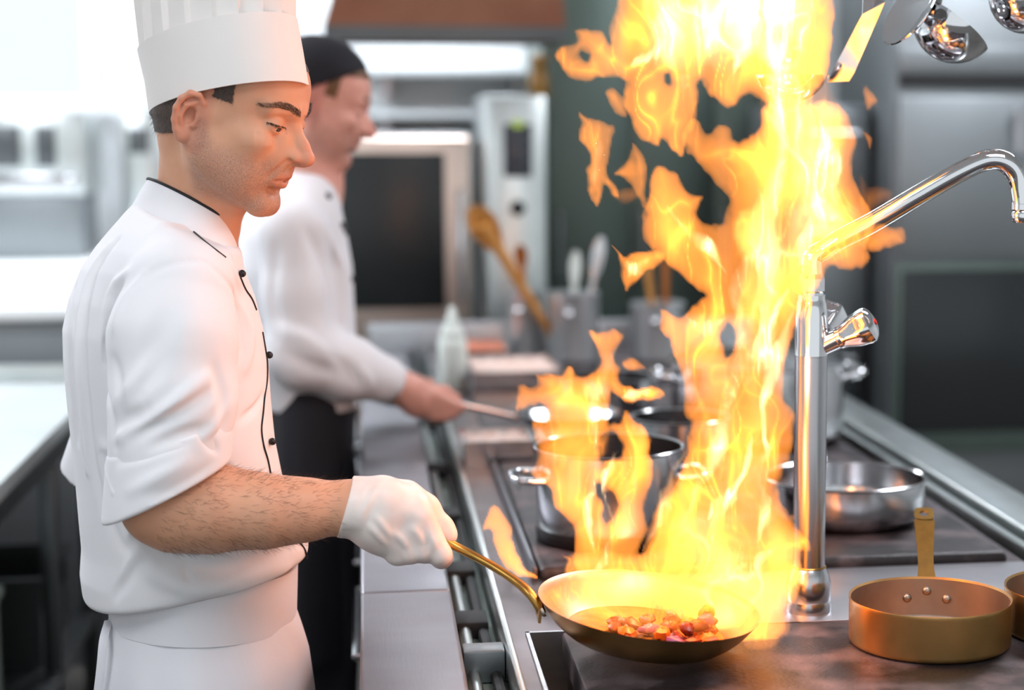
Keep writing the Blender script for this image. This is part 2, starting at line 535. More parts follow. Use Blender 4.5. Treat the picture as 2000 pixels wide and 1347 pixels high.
def strap(P, wdt, thk, up=(0, 0, 1)):
    """flat strip along path P with widths wdt"""
    P = np.asarray(P, float)
    T = np.gradient(P, axis=0)
    T /= np.linalg.norm(T, axis=1, keepdims=True)
    side = np.cross(T, np.asarray(up, float))
    side /= np.linalg.norm(side, axis=1, keepdims=True)
    nrm = np.cross(side, T)
    ws = np.interp(np.linspace(0, 1, len(P)), np.linspace(0, 1, len(wdt)), wdt)
    rings = []
    for p, s, n, w_ in zip(P, side, nrm, ws):
        rings.append([p - s * w_ / 2 - n * thk / 2, p + s * w_ / 2 - n * thk / 2, p + s * w_ / 2 + n * thk / 2, p - s * w_ / 2 + n * thk / 2])
    return loft(rings)


def rivet(p, nrm, r):
    nrm = np.asarray(nrm, float); nrm /= np.linalg.norm(nrm)
    x = np.cross(nrm, [0.3, 0.1, 1]); x /= np.linalg.norm(x)
    return xf(lathe([(r, -0.002), (r, 0.0005), (r * 0.85, 0.002), (r * 0.5, 0.0032), (1e-5, 0.0037)], (0, 0, 0), 14), frame_m(p, x, np.cross(nrm, x), nrm))


def saute(x, y, label, with_handle=True, r=0.1085, h=0.062, hang=75):
    z = 0.9053
    t = pot('saute_pan', x, y, z, r, h, label, 'copper', 'tinned', 'pan', 'copper saute pans on the near hot plate', t=0.0025, lip=0.0006, round_=0.008)
    part('sauce', lathe([(1e-5, 0.0085), (r * 0.8, 0.0085), (r - 0.0045, 0.0075), (r - 0.0045, 0.004)], (x, y, z), 48), 'sauce', t)
    a = math.radians(hang)
    dx = np.array([math.cos(a), math.sin(a), 0])
    if with_handle:
        p0 = np.array([x, y, z]) + dx * (r + 0.001)
        path = smooth_path([p0 + [0, 0, 0.036], p0 + [0, 0, 0.05] + dx * 0.004, p0 + dx * 0.022 + [0, 0, 0.060], p0 + dx * 0.07 + [0, 0, 0.085], p0 + dx * 0.125 + [0, 0, 0.118], p0 + dx * 0.15 + [0, 0, 0.13]], 24)
        side = np.cross(dx, [0, 0, 1])
        hp = strap(path[:20], [0.034, 0.026, 0.022, 0.022, 0.024, 0.027, 0.03], 0.004)
        # eye of the handle: rounded end with a hole, as a ring of quads
        c = (path[20] + path[22]) / 2
        tdir = path[22] - path[20]; tdir /= np.linalg.norm(tdir)
        nn = np.cross(side, tdir)
        Vv, Ff = [], []
        n = 28
        for k in range(n):
            an = 2 * math.pi * k / n
            ox, oy = math.cos(an), math.sin(an)
            q = max(abs(ox), abs(oy)) ** 0.55
            for rr, sc in ((0.0068, 0.9), (0.0145, 1.0)):
                for s in (-0.002, 0.002):
                    rad = rr / (q if rr > 0.01 else 1)
                    Vv.append(c + side * ox * rad + tdir * oy * rad * 1.0 + nn * s)
        for k in range(n):
            a0, b0 = 4 * k, 4 * ((k + 1) % n)
            Ff += [(a0, b0, b0 + 2, a0 + 2), (a0 + 1, a0 + 3, b0 + 3, b0 + 1), (a0, a0 + 1, b0 + 1, b0), (a0 + 2, b0 + 2, b0 + 3, a0 + 3)]
        hd = part('handle', join(hp, G(Vv, Ff)), 'brass', t)
        for da, zz in ((-15, 0.034), (0, 0.044), (15, 0.034)):
            b = math.radians(hang + da)
            d = np.array([math.cos(b), math.sin(b), 0])
            part('rivet', rivet(np.array([x, y, z + zz]) + d * (r - 0.0045), -d, 0.0062), 'tinned', hd)
    return t


saute(0.742, 2.335, 'round brass-coloured saute pan with amber sauce and an upright brass handle')
saute(0.742 + 0.226, 2.355, 'second saute pan cut off by the right edge of the picture', hang=60)

# the frying pan held over the plate: sloped sides, tilted a little to the right
pc = np.array([0.356, 2.345, 0.9075])
TILT = rotm('Y', 6.5) @ rotm('X', 3.5)
RIM = 0.147
fp = thing('frying_pan', tuple(pc), 'brass-bottomed frying pan full of flaming food held by the gloved chef', 'pan')
prof_o = [(1e-5, 0.0), (0.092, 0.0), (0.103, 0.0025), (0.118, 0.013), (0.132, 0.027), (0.143, 0.0425), (RIM, 0.047), (RIM + 0.0005, 0.0485)]
prof_i = [(RIM + 0.0005, 0.0485), (RIM - 0.003, 0.0482), (0.139, 0.041), (0.128, 0.0275), (0.114, 0.0145), (0.100, 0.005), (0.09, 0.003), (1e-5, 0.003)]
PM = trm(pc + np.array([0, 0, 0.0165])) @ TILT


def smooth_prof(pr, n):
    q = smooth_path(np.array([(a, b, 0) for a, b in pr]), n)
    return [(max(1e-5, a), b) for a, b, _ in q]


part('pan_outside', xf(lathe(smooth_prof(prof_o, 24), (0, 0, 0), 72, caps=False), PM), 'copper', fp, angle=50)
part('pan_inside', xf(lathe(smooth_prof(prof_i, 24), (0, 0, 0), 72, caps=False), PM), 'tinned', fp, angle=50)
hj = (PM @ np.array([-0.143, 0.0, 0.038, 1]))[:3]
H0 = at(742, 982, 2.425)
H1 = at(893, 1068, 2.425)
h_path = smooth_path([H0, H0 * 0.5 + H1 * 0.5, H1, at(960, 1104, 2.40), at(1012, 1138, 2.37), at(1036, 1160, 2.35), hj + np.array([-0.003, 0, -0.004]), hj + np.array([0.001, 0, -0.014])], 60)
part('handle', tube(h_path, [0.0085, 0.009, 0.0088, 0.0082, 0.0078, 0.0075, 0.0085, 0.008], 16, flat=0.75), 'brass', fp)
for dy in (-0.017, 0.017):
    p = (PM @ np.array([-0.141, dy, 0.031, 1]))[:3]
    part('rivet', rivet(p, (-1, 0, -0.5), 0.006), 'tinned', fp)
part('handle_bracket', xf(loft([[(-0.1425 - 0.004 * (s), a, 0.04 - abs(a) * 0.3 - b) for a, b in ((-0.02, 0.0), (0, -0.003), (0.02, 0), (0.02, 0.017), (0, 0.02), (-0.02, 0.017))] for s in (0, 1)]), PM), 'copper', fp)
part('sauce', xf(lathe([(1e-5, 0.010), (0.09, 0.010), (0.105, 0.0095), (0.104, 0.008)], (0, 0, 0), 48), PM), 'sauce', fp)

# the food in the pan, piece by piece
kinds = [('meat', 'seared_meat_piece', 'meat'), ('onion', 'onion_slice', 'onion'), ('veg', 'pepper_piece', 'vegetable')]
fr = random.Random(11)
places = []
while len(places) < 20:
    a, q = fr.uniform(0, 2 * math.pi), fr.random() ** 0.5 * 0.088
    x, y = q * math.cos(a) + 0.022, q * math.sin(a) - 0.012
    if math.hypot(x, y) < 0.1 and all(math.hypot(x - u, y - v) > 0.019 for u, v in places):
        places.append((x, y))
places += [(0.062, -0.03), (0.078, -0.005), (0.045, -0.045), (0.085, 0.03)]
for i, (x, y) in enumerate(places):
    kk = kinds[(0, 2, 0, 1, 0, 2)[i % 6]]
    g = sphere((0, 0, 0), (fr.uniform(.011, .017), fr.uniform(.008, .012), fr.uniform(.006, .010)), 10, 6)
    dsp = np.array([1 + fr.uniform(-.22, .22) for _ in range(len(g[0]))])
    g = (g[0] * dsp[:, None], g[1])
    zz = 0.0185 + (0.014 if i >= 20 else 0)
    Mx_ = PM @ trm((x, y, zz)) @ rotm('Z', fr.uniform(0, 360)) @ rotm('X', fr.uniform(-25, 25))
    side = ('handle side' if x < 0.0 else 'right-hand side' if x > 0.045 else 'middle') + (' near front rim' if y < -0.03 else ' near back rim' if y > 0.025 else '')
    o = part(kk[1], xf(g, Mx_), kk[0], None)
    tag(o, {'meat': 'browned meat chunk in flaming pan, %s', 'onion': 'purple onion slice in flaming pan, %s', 'veg': 'orange pepper piece in flaming pan, %s'}[kk[0]] % side, kk[2], {'meat': 'meat chunks', 'onion': 'onion slices', 'veg': 'pepper pieces'}[kk[0]] + ' in the frying pan')

by_label = {}
for o in COL.objects:
    if o.get('category') in ('meat', 'onion', 'vegetable'):
        by_label.setdefault(o['label'], []).append(o)
for lb, os_ in by_label.items():
    os_.sort(key=lambda q: q.location.x)
    wd = {1: [''], 2: [', left of two', ', right of two'], 3: [', leftmost of three', ', middle of three', ', rightmost of three']}.get(len(os_))
    if wd:
        for o, w_ in zip(os_, wd):
            o['label'] = lb + w_

# stock pot on the far plate, left
t = pot('stock_pot', 0.395, 3.00, 0.9125, 0.122, 0.155, 'polished stock pot with a looped handle behind the flames', t=0.002, lip=0.004)
part('burnt_base', lathe([(0.1225, 0.004), (0.1235, 0.012), (0.1235, 0.02), (0.1222, 0.024)], (0.395, 3.00, 0.9125), 64), 'burnt', t)
for sgn in (-1, 1):
    hz = 0.9125 + 0.105
    c = np.array([0.395, 3.00, hz])
    pp = smooth_path([c + np.array([sgn * 0.112, -0.045, 0]), c + np.array([sgn * 0.145, -0.046, 0.002]), c + np.array([sgn * 0.160, -0.03, 0.003]), c + np.array([sgn * 0.163, 0, 0.003]), c + np.array([sgn * 0.160, 0.03, 0.003]), c + np.array([sgn * 0.145, 0.046, 0.002]), c + np.array([sgn * 0.112, 0.045, 0])], 40)
    part('loop_handle', tube(pp, 0.0058, 12), 'chrome', t)

# low steel pot on the far plate, right
sx, sy = 0.818, 3.07
t = pot('sauce_pot', sx, sy, 0.9125, 0.137, 0.078, 'low wide stainless pan behind the faucet column', t=0.002, lip=0.0055, round_=0.035)
part('burnt_base', lathe([(0.098, -0.0), (0.104, 0.0005), (0.112, 0.004), (0.108, 0.006)], (sx, sy, 0.9125), 48), 'burnt', t)
hp = [(sx - 0.01, sy + 0.134, 0.9125 + 0.05), (sx, sy + 0.16, 0.9125 + 0.075), (sx + 0.01, sy + 0.25, 0.9125 + 0.115), (sx + 0.02, sy + 0.36, 0.9125 + 0.152), (sx + 0.021, sy + 0.375, 0.9125 + 0.155)]
part('handle', tube(smooth_path(hp, 24), [0.010, 0.008, 0.009, 0.012, 0.017, 0.010], 12), 'chrome', t)

# big stock pot, further back, with lid
bx, by = 0.865, 4.02
t = pot('stock_pot', bx, by, 0.9055, 0.192, 0.165, 'largest stock pot, standing behind the faucet with riveted side handles', t=0.0025, lip=0.005)
part('lid', lathe([(0.199, 0.166), (0.199, 0.170), (0.16, 0.176), (0.02, 0.182), (0.02, 0.2), (1e-5, 0.202)], (bx, by, 0.9055), 56), 'potsteel', t)
for sgn in (-1, 1):
    c = np.array([bx, by, 0.9055 + 0.13])
    pp = smooth_path([c + np.array([sgn * 0.18, -0.06, 0]), c + np.array([sgn * 0.225, -0.06, 0.012]), c + np.array([sgn * 0.232, 0, 0.014]), c + np.array([sgn * 0.225, 0.06, 0.012]), c + np.array([sgn * 0.18, 0.06, 0])], 30)
    part('loop_handle', tube(pp, 0.009, 10), 'chrome', t)
# saucepans hidden partly by the fire
t = pot('saucepan', 0.60, 3.50, 0.9125, 0.095, 0.12, 'tall saucepan seen through the flames behind the stock pot', t=0.002, lip=0.004)
part('handle', tube([(0.60, 3.59, 1.0), (0.60, 3.68, 1.02)], 0.008, 8), 'darksteel', t)
t = pot('saucepan', 0.56, 4.30, 0.9055, 0.11, 0.10, 'shallow saucepan behind the tall flame column', t=0.002, lip=0.004)
part('handle', tube([(0.56 + 0.1, 4.3, 0.98), (0.56 + 0.18, 4.25, 1.0)], 0.008, 8), 'chrome', t)


# gastro trays with ingredients on the deck
def tray(x0, x1, y0, y1, h, label, fm):
    z = 0.8955
    t = thing('food_container', ((x0 + x1) / 2, (y0 + y1) / 2, z), label, 'food container', 'steel food containers along the island')
    q = 0.004
    part('tray', join(box(x0, x1, y0, y0 + q, z, z + h), box(x0, x1, y1 - q, y1, z, z + h), box(x0, x0 + q, y0 + q, y1 - q, z, z + h), box(x1 - q, x1, y0 + q, y1 - q, z, z + h), box(x0 + q, x1 - q, y0 + q, y1 - q, z, z + q)), 'potsteel', t, smooth=False)
    part('rim', join(box(x0 - .008, x1 + .008, y0 - .008, y0, z + h - .003, z + h), box(x0 - .008, x1 + .008, y1, y1 + .008, z + h - .003, z + h), box(x0 - .008, x0, y0, y1, z + h - .003, z + h), box(x1, x1 + .008, y0, y1, z + h - .003, z + h)), 'potsteel', t, smooth=False)
    n = 14
    V, Fc = [], []
    for i in range(n):
        for j in range(n):
            V.append((x0 + q + (x1 - x0 - 2 * q) * i / (n - 1), y0 + q + (y1 - y0 - 2 * q) * j / (n - 1), z + h * 0.75 + 0.012 * random.random()))
    Fc = [(i * n + j, (i + 1) * n + j, (i + 1) * n + j + 1, i * n + j + 1) for i in range(n - 1) for j in range(n - 1)]
    f = part('ingredients', G(V, Fc), fm, t, fix=False)
    f['kind'] = 'stuff'
    return t


tray(0.195, 0.335, 3.74, 3.90, 0.055, 'small steel tray of pale ingredients below the second cook’s hand', 'food_pale')
tray(0.36, 0.47, 3.74, 3.90, 0.05, 'small steel tray of red ingredients beside the stock pot', 'food_red')
tray(0.27, 0.50, 4.76, 5.10, 0.06, 'wide steel tray of pale ingredients beside the white squeeze bottle', 'food_pale')
tray(0.25, 0.40, 5.22, 5.52, 0.06, 'steel tray of orange ingredients at the far end of the island', 'food_red')

# squeeze bottle
qx, qy = 0.222, 4.86
t = thing('squeeze_bottle', (qx, qy, 0.8955), 'white plastic squeeze bottle with a pointed nozzle on the island', 'bottle')
part('body', lathe([(0.036, 0), (0.039, 0.006), (0.039, 0.125), (0.036, 0.137), (0.030, 0.142)], (qx, qy, 0.8955), 32), 'plastic', t)
part('cap', lathe([(0.033, 0.142), (0.033, 0.156), (0.028, 0.160)], (qx, qy, 0.8955), 32), 'plastic', t)
part('nozzle', lathe([(0.028, 0.160), (0.016, 0.19), (0.008, 0.222), (0.006, 0.225)], (qx, qy, 0.8955), 24), 'plastic', t)

# utensil pots and utensils
for (ux, uy, ur, uh, lb) in ((0.605, 5.42, 0.078, 0.205, 'tall steel utensil pot holding wooden spoons'), (0.468, 5.50, 0.048, 0.205, 'narrow pale steel utensil pot beside the tall one'), (0.86, 5.42, 0.08, 0.17, 'utensil pot behind the flames with dark sticks')):
    t = pot('utensil_pot', ux, uy, 0.8955, ur, uh, lb, 'pale_pot', 'pale_pot', cat='utensil pot', group='utensil pots at the end of the island', t=0.002, lip=0.003)
    part('knob', sphere((ux - 0.02, uy - ur - 0.008, 0.8955 + uh * 0.72), (0.014, 0.012, 0.014), 12, 8), 'chrome', t)


def spoon(p0, p1, wdt, L_bowl, label, m='wood', name='wooden_spoon', cat='spoon', bowl=True):
    p0, p1 = np.asarray(p0, float), np.asarray(p1, float)
    d = p1 - p0; L = np.linalg.norm(d); d /= L
    side = np.cross(d, [0, 1, 0]); side /= np.linalg.norm(side)
    nn = np.cross(side, d)
    t = thing(name, tuple(p0), label, cat)
    part('handle', tube(smooth_path([p0, p0 + d * (L - L_bowl * 0.4) * 0.5, p0 + d * (L - L_bowl * 0.4)], 12), [0.010, 0.014, 0.018] if wdt > .08 else [0.008, 0.009, 0.011], 10), m, t)
    rings = []
    n = 20
    for s in np.linspace(0, 1, 14):
        a = math.pi * (0.06 + 0.90 * s)
        hw = wdt / 2 * math.sin(a) ** 0.6 * (0.55 + 0.45 * s)
        dep = (0.016 if bowl else 0.002) * math.sin(a)
        c = p0 + d * (L - L_bowl + L_bowl * s)
        rr = []
        for k in range(n):
            u = 2 * math.pi * k / n
            x = math.cos(u) * hw
            yy = (-dep * (1 - (x / (hw + 1e-9)) ** 2)) + (0.0028 if math.sin(u) > 0 else -0.0028) * abs(math.sin(u)) ** 0.5
            rr.append(c + side * x - nn * yy)
        rings.append(rr)
    part('bowl' if bowl else 'blade', loft(rings), m, t)
    return t


spoon((0.585, 5.42, 0.905), at(922, 404, 5.30), 0.105, 0.16, 'large wooden spoon leaning left out of the utensil pot')
spoon((0.475, 5.50, 0.905), at(1016, 478, 5.50), 0.05, 0.08, 'small dark wooden spoon half hidden behind the large one', 'wooddark')
spoon((0.60, 5.43, 0.905), at(1125, 490, 5.42), 0.045, 0.12, 'pale spatula upright in the utensil pot', 'plastic', 'spatula', 'spatula', False)
spoon((0.62, 5.39, 0.905), at(1175, 462, 5.42), 0.048, 0.14, 'steel-bladed spatula leaning right in the utensil pot', 'potsteel', 'spatula', 'spatula', False)
spoon((0.86, 5.42, 0.905), at(1262, 500, 5.4), 0.03, 0.06, 'thin wooden stick behind the flames leaning left', 'wood', 'wooden_spoon', 'spoon', False)
spoon((0.88, 5.40, 0.905), at(1300, 508, 5.4), 0.03, 0.06, 'dark wooden stick behind the flames leaning left', 'wooddark', 'wooden_spoon', 'spoon', False)

# the second cook's pan
ck = np.array([0.44, 4.06, 0.912])
ckp = thing('cooking_pan', tuple(ck), 'blurred steel pan whose long handle the second cook holds', 'pan')
prof2 = [(1e-5, 0.0), (0.08, 0.0), (0.098, 0.012), (0.113, 0.045), (0.116, 0.046), (0.113, 0.043), (0.096, 0.014), (0.08, 0.003), (1e-5, 0.003)]
part('body', lathe(prof2, ck, 48), 'potsteel', ckp)
part('handle', tube(smooth_path([ck + [-0.108, 0, 0.036], ck + [-0.16, 0.0, 0.05], at(870, 783, 4.06)], 20), [0.009, 0.008, 0.009], 10), 'potsteel', ckp)

# ------------------------------------------------------------------ hanging utensils and their rail, top right
HY = 2.62
railz = 2.06
rl = thing('utensil_rail', (0.95, HY, railz), 'steel utensil rail hanging over the island above the faucet', 'rail')
part('bar', tube([(0.45, HY, railz), (1.5, HY, railz)], 0.008, 10), 'satin', rl)
for x in (0.47, 1.48):
    part('hanger', tube([(x, HY, railz), (x, HY, 3.2)], 0.006, 8), 'satin', rl)


def hook(x, zb, name, label, cat):
    t = thing(name, (x, HY, zb), label, cat)
    return t


def hang_handle(t, x, p_end, wd=0.014):
    p = smooth_path([(x, HY + 0.010, railz - 0.004), (x, HY + 0.004, railz + 0.0105), (x, HY - 0.0105, railz + 0.004), (x, HY - 0.010, railz - 0.03), (x + (p_end[0] - x) * 0.5, HY - 0.005 + (p_end[1] - HY) * 0.5, (railz + p_end[2]) / 2), p_end], 30)
    return part('handle', strap(p, [0.006, 0.008, wd, wd * 1.2], 0.003, up=(0, 1, 0.1)), 'chrome', t)


# turner: bent blade
b0, b1, b2, b3 = at(1683, 30, HY), at(1720, 5, HY), at(1671, 158, HY), at(1625, 160, HY)
tp = at(1700, -60, HY)
t = hook(0.72, 1.655, 'turner', 'narrow steel turner with an angled blade lit orange by the fire', 'turner')
hang_handle(t, 0.735, at(1703, -4, HY))
bl = []
for s in np.linspace(0, 1, 10):
    l = at(1684, 28, HY) * (1 - s) + at(1625, 160, HY) * s
    r_ = at(1722, 6, HY) * (1 - s) + at(1668, 158, HY) * s
    l = l + np.array([0, 0.035 * s, 0]); r_ = r_ + np.array([0, 0.035 * s - 0.016, 0])
    if s > 0.93:
        m_ = (l + r_) / 2
        l = m_ + (l - m_) * 0.86; r_ = m_ + (r_ - m_) * 0.86
    n_ = np.array([0, 0.0012, 0])
    bl.append([l - n_, r_ - n_, r_ + n_, l + n_])
top = [at(1686, -20, HY + 0.03), at(1722, -24, HY + 0.03)]
bl = [[top[0] - n_, top[1] - n_, top[1] + n_, top[0] + n_]] + bl
part('blade', loft(bl), 'chrome', t, smooth=False)


def ladle(c, r, tilt_axis, deg, label, x_h, depth=0.62):
    """bowl: part of a sphere with thickness; the open side turned by deg about tilt_axis"""
    t = thing('ladle', tuple(c), label, 'ladle', 'ladles hanging from the utensil rail')
    amax = math.pi * depth * 0.5 + 0.25
    pr = [(max(1e-5, r * math.sin(a)), -r * math.cos(a)) for a in np.linspace(0, amax, 18)] + [(max(1e-5, (r - 0.002) * math.sin(a)), -(r - 0.002) * math.cos(a)) for a in np.linspace(amax, 0, 18)]
    Mx_ = trm(c) @ rotm(tilt_axis, deg)
    part('bowl', xf(lathe(pr, (0, 0, 0), 48), Mx_), 'chrome', t)
    e = (Mx_ @ np.array([0, r * math.sin(amax), -r * math.cos(amax), 1]))[:3]
    e2 = (Mx_ @ np.array([0, r * math.sin(amax) * 0.98, -r * math.cos(amax) - 0.02, 1]))[:3]
    hang_handle(t, x_h, e2)
    return t


ladle(at(1545, 120, HY), 0.058, (0.35, 0.2, 1), 0, 'ladle with a round bowl hanging inside the flame tips', 0.63)
ladle(at(1868, 38, HY + 0.03), 0.064, 'Y', 38, 'large round ladle bowl hanging beside the turner', 0.86, 0.75)
ladle(at(2005, -8, HY + 0.02), 0.055, 'Y', 30, 'ladle bowl at the upper right corner', 0.985)
t = thing('skimmer', tuple(at(1790, 50, HY - 0.02)), 'flat round skimmer seen edge-on left of the large ladle', 'skimmer', None)
sk = lathe([(1e-5, 0.0), (0.03, 0.001), (0.052, 0.006), (0.058, 0.010), (0.057, 0.012), (0.03, 0.003), (1e-5, 0.002)], (0, 0, 0), 40)
part('disc', xf(sk, trm(at(1788, 28, HY - 0.02)) @ rotm('Y', -58) @ rotm('X', 12)), 'chrome', t)
hang_handle(t, 0.80, at(1812, -22, HY - 0.01))

# ------------------------------------------------------------------ back of the kitchen: ovens, hood, shelves, cabinets
OY = 6.9
t = thing('combi_oven', (0.15, OY, 0), 'stainless combi oven with a dark rounded glass door at the back', 'oven')
X0, X1 = at(612, 400, OY)[0], at(925, 400, OY)[0]
zT = at(800, 262, OY)[2]
part('body', box(X0, X1, OY, OY + 0.8, 0.35, zT, 0.02), 'steel', t)
part('stand', box(X0 + .02, X1 - .02, OY + .03, OY + .75, 0, 0.35), 'steel', t, smooth=False)
gx0, gx1 = at(655, 400, OY)[0], at(868, 400, OY)[0]
gz0, gz1 = at(760, 600, OY)[2], at(760, 298, OY)[2]
M['warmsteel'] = mat('fire_tinted_steel', 'dcc8bc', 1, 0.35)  # door steel with the warm reflection of the fire in its base colour
d = part('door', box(X0 + 0.01, X1 - 0.01, OY - 0.05, OY - 0.002, 0.5, zT - 0.01, 0.02, 3), 'warmsteel', t)
part('glass', box(gx0, gx1, OY - 0.056, OY - 0.049, gz0, gz1, 0.04, 4), 'doorglass', d)
part('handle', tube([(X1 - 0.05, OY - 0.06, 0.95), (X1 - 0.05, OY - 0.10, 0.95), (X1 - 0.05, OY - 0.10, 1.35), (X1 - 0.05, OY - 0.06, 1.35)], 0.012, 10), 'chrome', d)

t = thing('control_tower', (0.6, OY - 0.3, 0), 'tall steel control column with dark display and round knob', 'oven control')
CX0, CX1 = at(948, 300, OY - .3)[0], at(1068, 300, OY - .3)[0]
zT2 = at(1000, 186, OY - .3)[2]
part('body', box(CX0, CX1, OY - 0.3, OY + 0.4, 0.0, zT2, 0.015), 'rail', t)
s0, s1 = at(984, 345, OY - .3), at(1038, 242, OY - .3)
part('display', box(s0[0], s1[0], OY - 0.312, OY - 0.299, s0[2], s1[2], 0.004), 'screen', t)
for i in range(4):
    zz = s0[2] + (s1[2] - s0[2]) * (0.1 + 0.22 * i)
    part('button_row', box(s0[0] + 0.012, s1[0] - 0.012, OY - 0.318, OY - 0.311, zz, zz + 0.02, 0.002), 'darksteel', t)
part('green_light', box(s0[0] + 0.03, s1[0] - 0.03, OY - 0.318, OY - 0.311, s1[2] - 0.012, s1[2] + 0.012, 0.002), 'ledgreen', t)
kc = at(1011, 406, OY - .3)
part('knob', xf(lathe([(0.028, 0), (0.026, 0.025), (0.02, 0.03)], (0, 0, 0), 20), trm(kc) @ rotm('X', 90)), 'black', t)
bt = thing('amber_bottle', (at(1052, 190, OY - .1)[0], OY - 0.1, zT2), 'amber bottle standing on the control column', 'bottle')
bb = (at(1052, 190, OY - .1)[0], OY - 0.1, zT2 + 0.0005)
part('body', lathe([(0.035, 0), (0.037, 0.01), (0.037, 0.07), (0.025, 0.09), (0.022, 0.10)], bb, 20), 'amber', bt)
part('neck', lathe([(0.022, 0.10), (0.03, 0.115), (0.03, 0.145), (0.02, 0.15)], bb, 20), 'amber', bt)

# dark cabinet behind the flames
t = thing('dark_cabinet', (1.2, 7.2, 0), 'tall grey-green steel cabinet behind the flames', 'cabinet')
gx0, gx1 = at(1070, 300, 7.2)[0] - 0.02, at(1560, 300, 7.2)[0]
part('body', box(gx0, gx1, 7.2, 8.0, 0.0, 2.5, 0.01), 'green', t)
for i in range(3):
    a = gx0 + 0.02 + (gx1 - gx0 - 0.04) * i / 3
    dd = part('door', box(a, a + (gx1 - gx0 - 0.04) / 3 - 0.012, 7.18, 7.199, 0.1, 2.46, 0.006), 'green', t)
    part('handle', tube([(a + 0.04, 7.175, 1.0), (a + 0.04, 7.14, 1.0), (a + 0.04, 7.14, 1.25), (a + 0.04, 7.175, 1.25)], 0.008, 8), 'steel', dd)

# hood over the ovens
HYF = 6.3
hx0, hx1 = at(632, 60, HYF)[0], at(1105, 60, HYF)[0]
hz0, hz1 = at(800, 78, HYF)[2], at(800, 50, HYF)[2]
t = thing('extractor_hood', ((hx0 + hx1) / 2, 7.2, hz0), 'steel extractor hood coloured with a copper fire reflection at the top of the picture', 'hood')
HYB = 6.75
V = [(hx0, HYF, hz1), (hx1, HYF, hz1), (hx1, HYB, hz1), (hx0, HYB, hz1), (hx0 + 0.16, HYF + 0.02, hz1 + 0.5), (hx1 - 0.05, HYF + 0.02, hz1 + 0.5), (hx1 - 0.05, HYB, hz1 + 0.5), (hx0 + 0.16, HYB, hz1 + 0.5)]
part('canopy', G(V, [(0, 1, 5, 4), (1, 2, 6, 5), (2, 3, 7, 6), (3, 0, 4, 7), (4, 5, 6, 7), (3, 2, 1, 0)]), 'hood', t, smooth=False)
part('lip', join(box(hx0, hx1, HYF - 0.01, HYF + 0.02, hz0, hz1), box(hx0, hx1, HYB - 0.03, HYB, hz0, hz1), box(hx0, hx0 + 0.03, HYF + 0.02, HYB - 0.03, hz0, hz1), box(hx1 - 0.03, hx1, HYF + 0.02, HYB - 0.03, hz0, hz1)), 'darksteel', t, smooth=False)
part('duct', box((hx0 + hx1) / 2 - 0.2, (hx0 + hx1) / 2 + 0.2, 6.4, 6.7, hz1 + 0.5, 3.2), 'steel', t, smooth=False)

# shelves on the white back wall
for i, (py, lb) in enumerate(((135, 'upper white wall shelf behind the second cook'), (218, 'lower white wall shelf above the combi oven'))):
    z = at(900, py, 8.0)[2]
    t = thing('wall_shelf', (0.4, 8.1, z - 0.03), lb, 'shelf', 'white wall shelves')
    a, b = at(700, py, 8.0)[0], at(1050, py, 8.0)[0]
    part('board', box(a, b, 7.92, YB, z - 0.03, z, 0.004), 'grout', t)
    for xx in (a + 0.1, b - 0.1):
        part('bracket', box(xx, xx + 0.03, 7.96, YB, z - 0.13, z - 0.03), 'steel', t, smooth=False)

# right: tall cabinets
RY = 6.0
t = thing('tall_refrigerator', (1.9, RY, 0), 'tall stainless cabinet with a dark lower glass door on the right', 'refrigerator')
rx0, rx1 = at(1742, 400, RY)[0], at(2120, 400, RY)[0]
z_ = lambda py: at(1900, py, RY)[2]
part('body', box(rx0, rx1, RY, RY + 0.75, 0.12, z_(-90), 0.01), 'midsteel', t)
part('plinth', box(rx0 + .02, rx1 - .02, RY + .03, RY + .7, 0, 0.12), 'black', t, smooth=False)
part('top_panel', box(rx0 + .01, rx1 - .01, RY - 0.02, RY - 0.001, z_(145), z_(90), 0.005), 'midsteel', t)
part('vent_slot', box(rx0 + .015, rx1 - .01, RY - 0.024, RY - 0.001, z_(168), z_(148), 0.003), 'black', t)
u = part('upper_door', box(rx0 + .01, rx1 - .01, RY - 0.03, RY - 0.001, z_(505), z_(190), 0.008), 'midsteel', t)
part('handle', tube([at(1990, 215, RY - .03), at(1990, 215, RY - .08), at(1990, 300, RY - .08), at(1990, 300, RY - .03)], 0.012, 8), 'chrome', u)
l = part('lower_door', box(rx0 + .01, rx1 - .01, RY - 0.03, RY - 0.001, z_(880), z_(512), 0.008), 'green', t)
part('glass', box(rx0 + 0.03, rx1 - 0.03, RY - 0.036, RY - 0.029, z_(838), z_(525), 0.004), 'doorglass', l)
t = thing('steel_cabinet', (1.5, RY + 0.25, 0), 'narrower grey steel cabinet between the flames and the tall refrigerator', 'cabinet')
sx0, sx1 = at(1540, 400, RY + .25)[0], rx0 - 0.01
z_ = lambda py: at(1680, py, RY + 0.25)[2]
part('body', box(sx0, sx1, RY + .25, RY + 0.9, 0.1, z_(205), 0.008), 'midsteel', t)
part('plinth', box(sx0 + .02, sx1 - .02, RY + .3, RY + .85, 0, 0.1), 'black', t, smooth=False)
for a, b in ((395, 215), (640, 405), (850, 650)):
    dd = part('drawer', box(sx0 + .01, sx1 - .01, RY + .225, RY + .249, z_(a), z_(b), 0.005), 'midsteel' if b < 600 else 'darksteel', t)
    part('handle', tube([(sx0 + 0.06, RY + .225, z_(b + 45)), (sx0 + 0.06, RY + .19, z_(b + 45)), (sx1 - 0.06, RY + .19, z_(b + 45)), (sx1 - 0.06, RY + .225, z_(b + 45))], 0.008, 8), 'steel', dd)

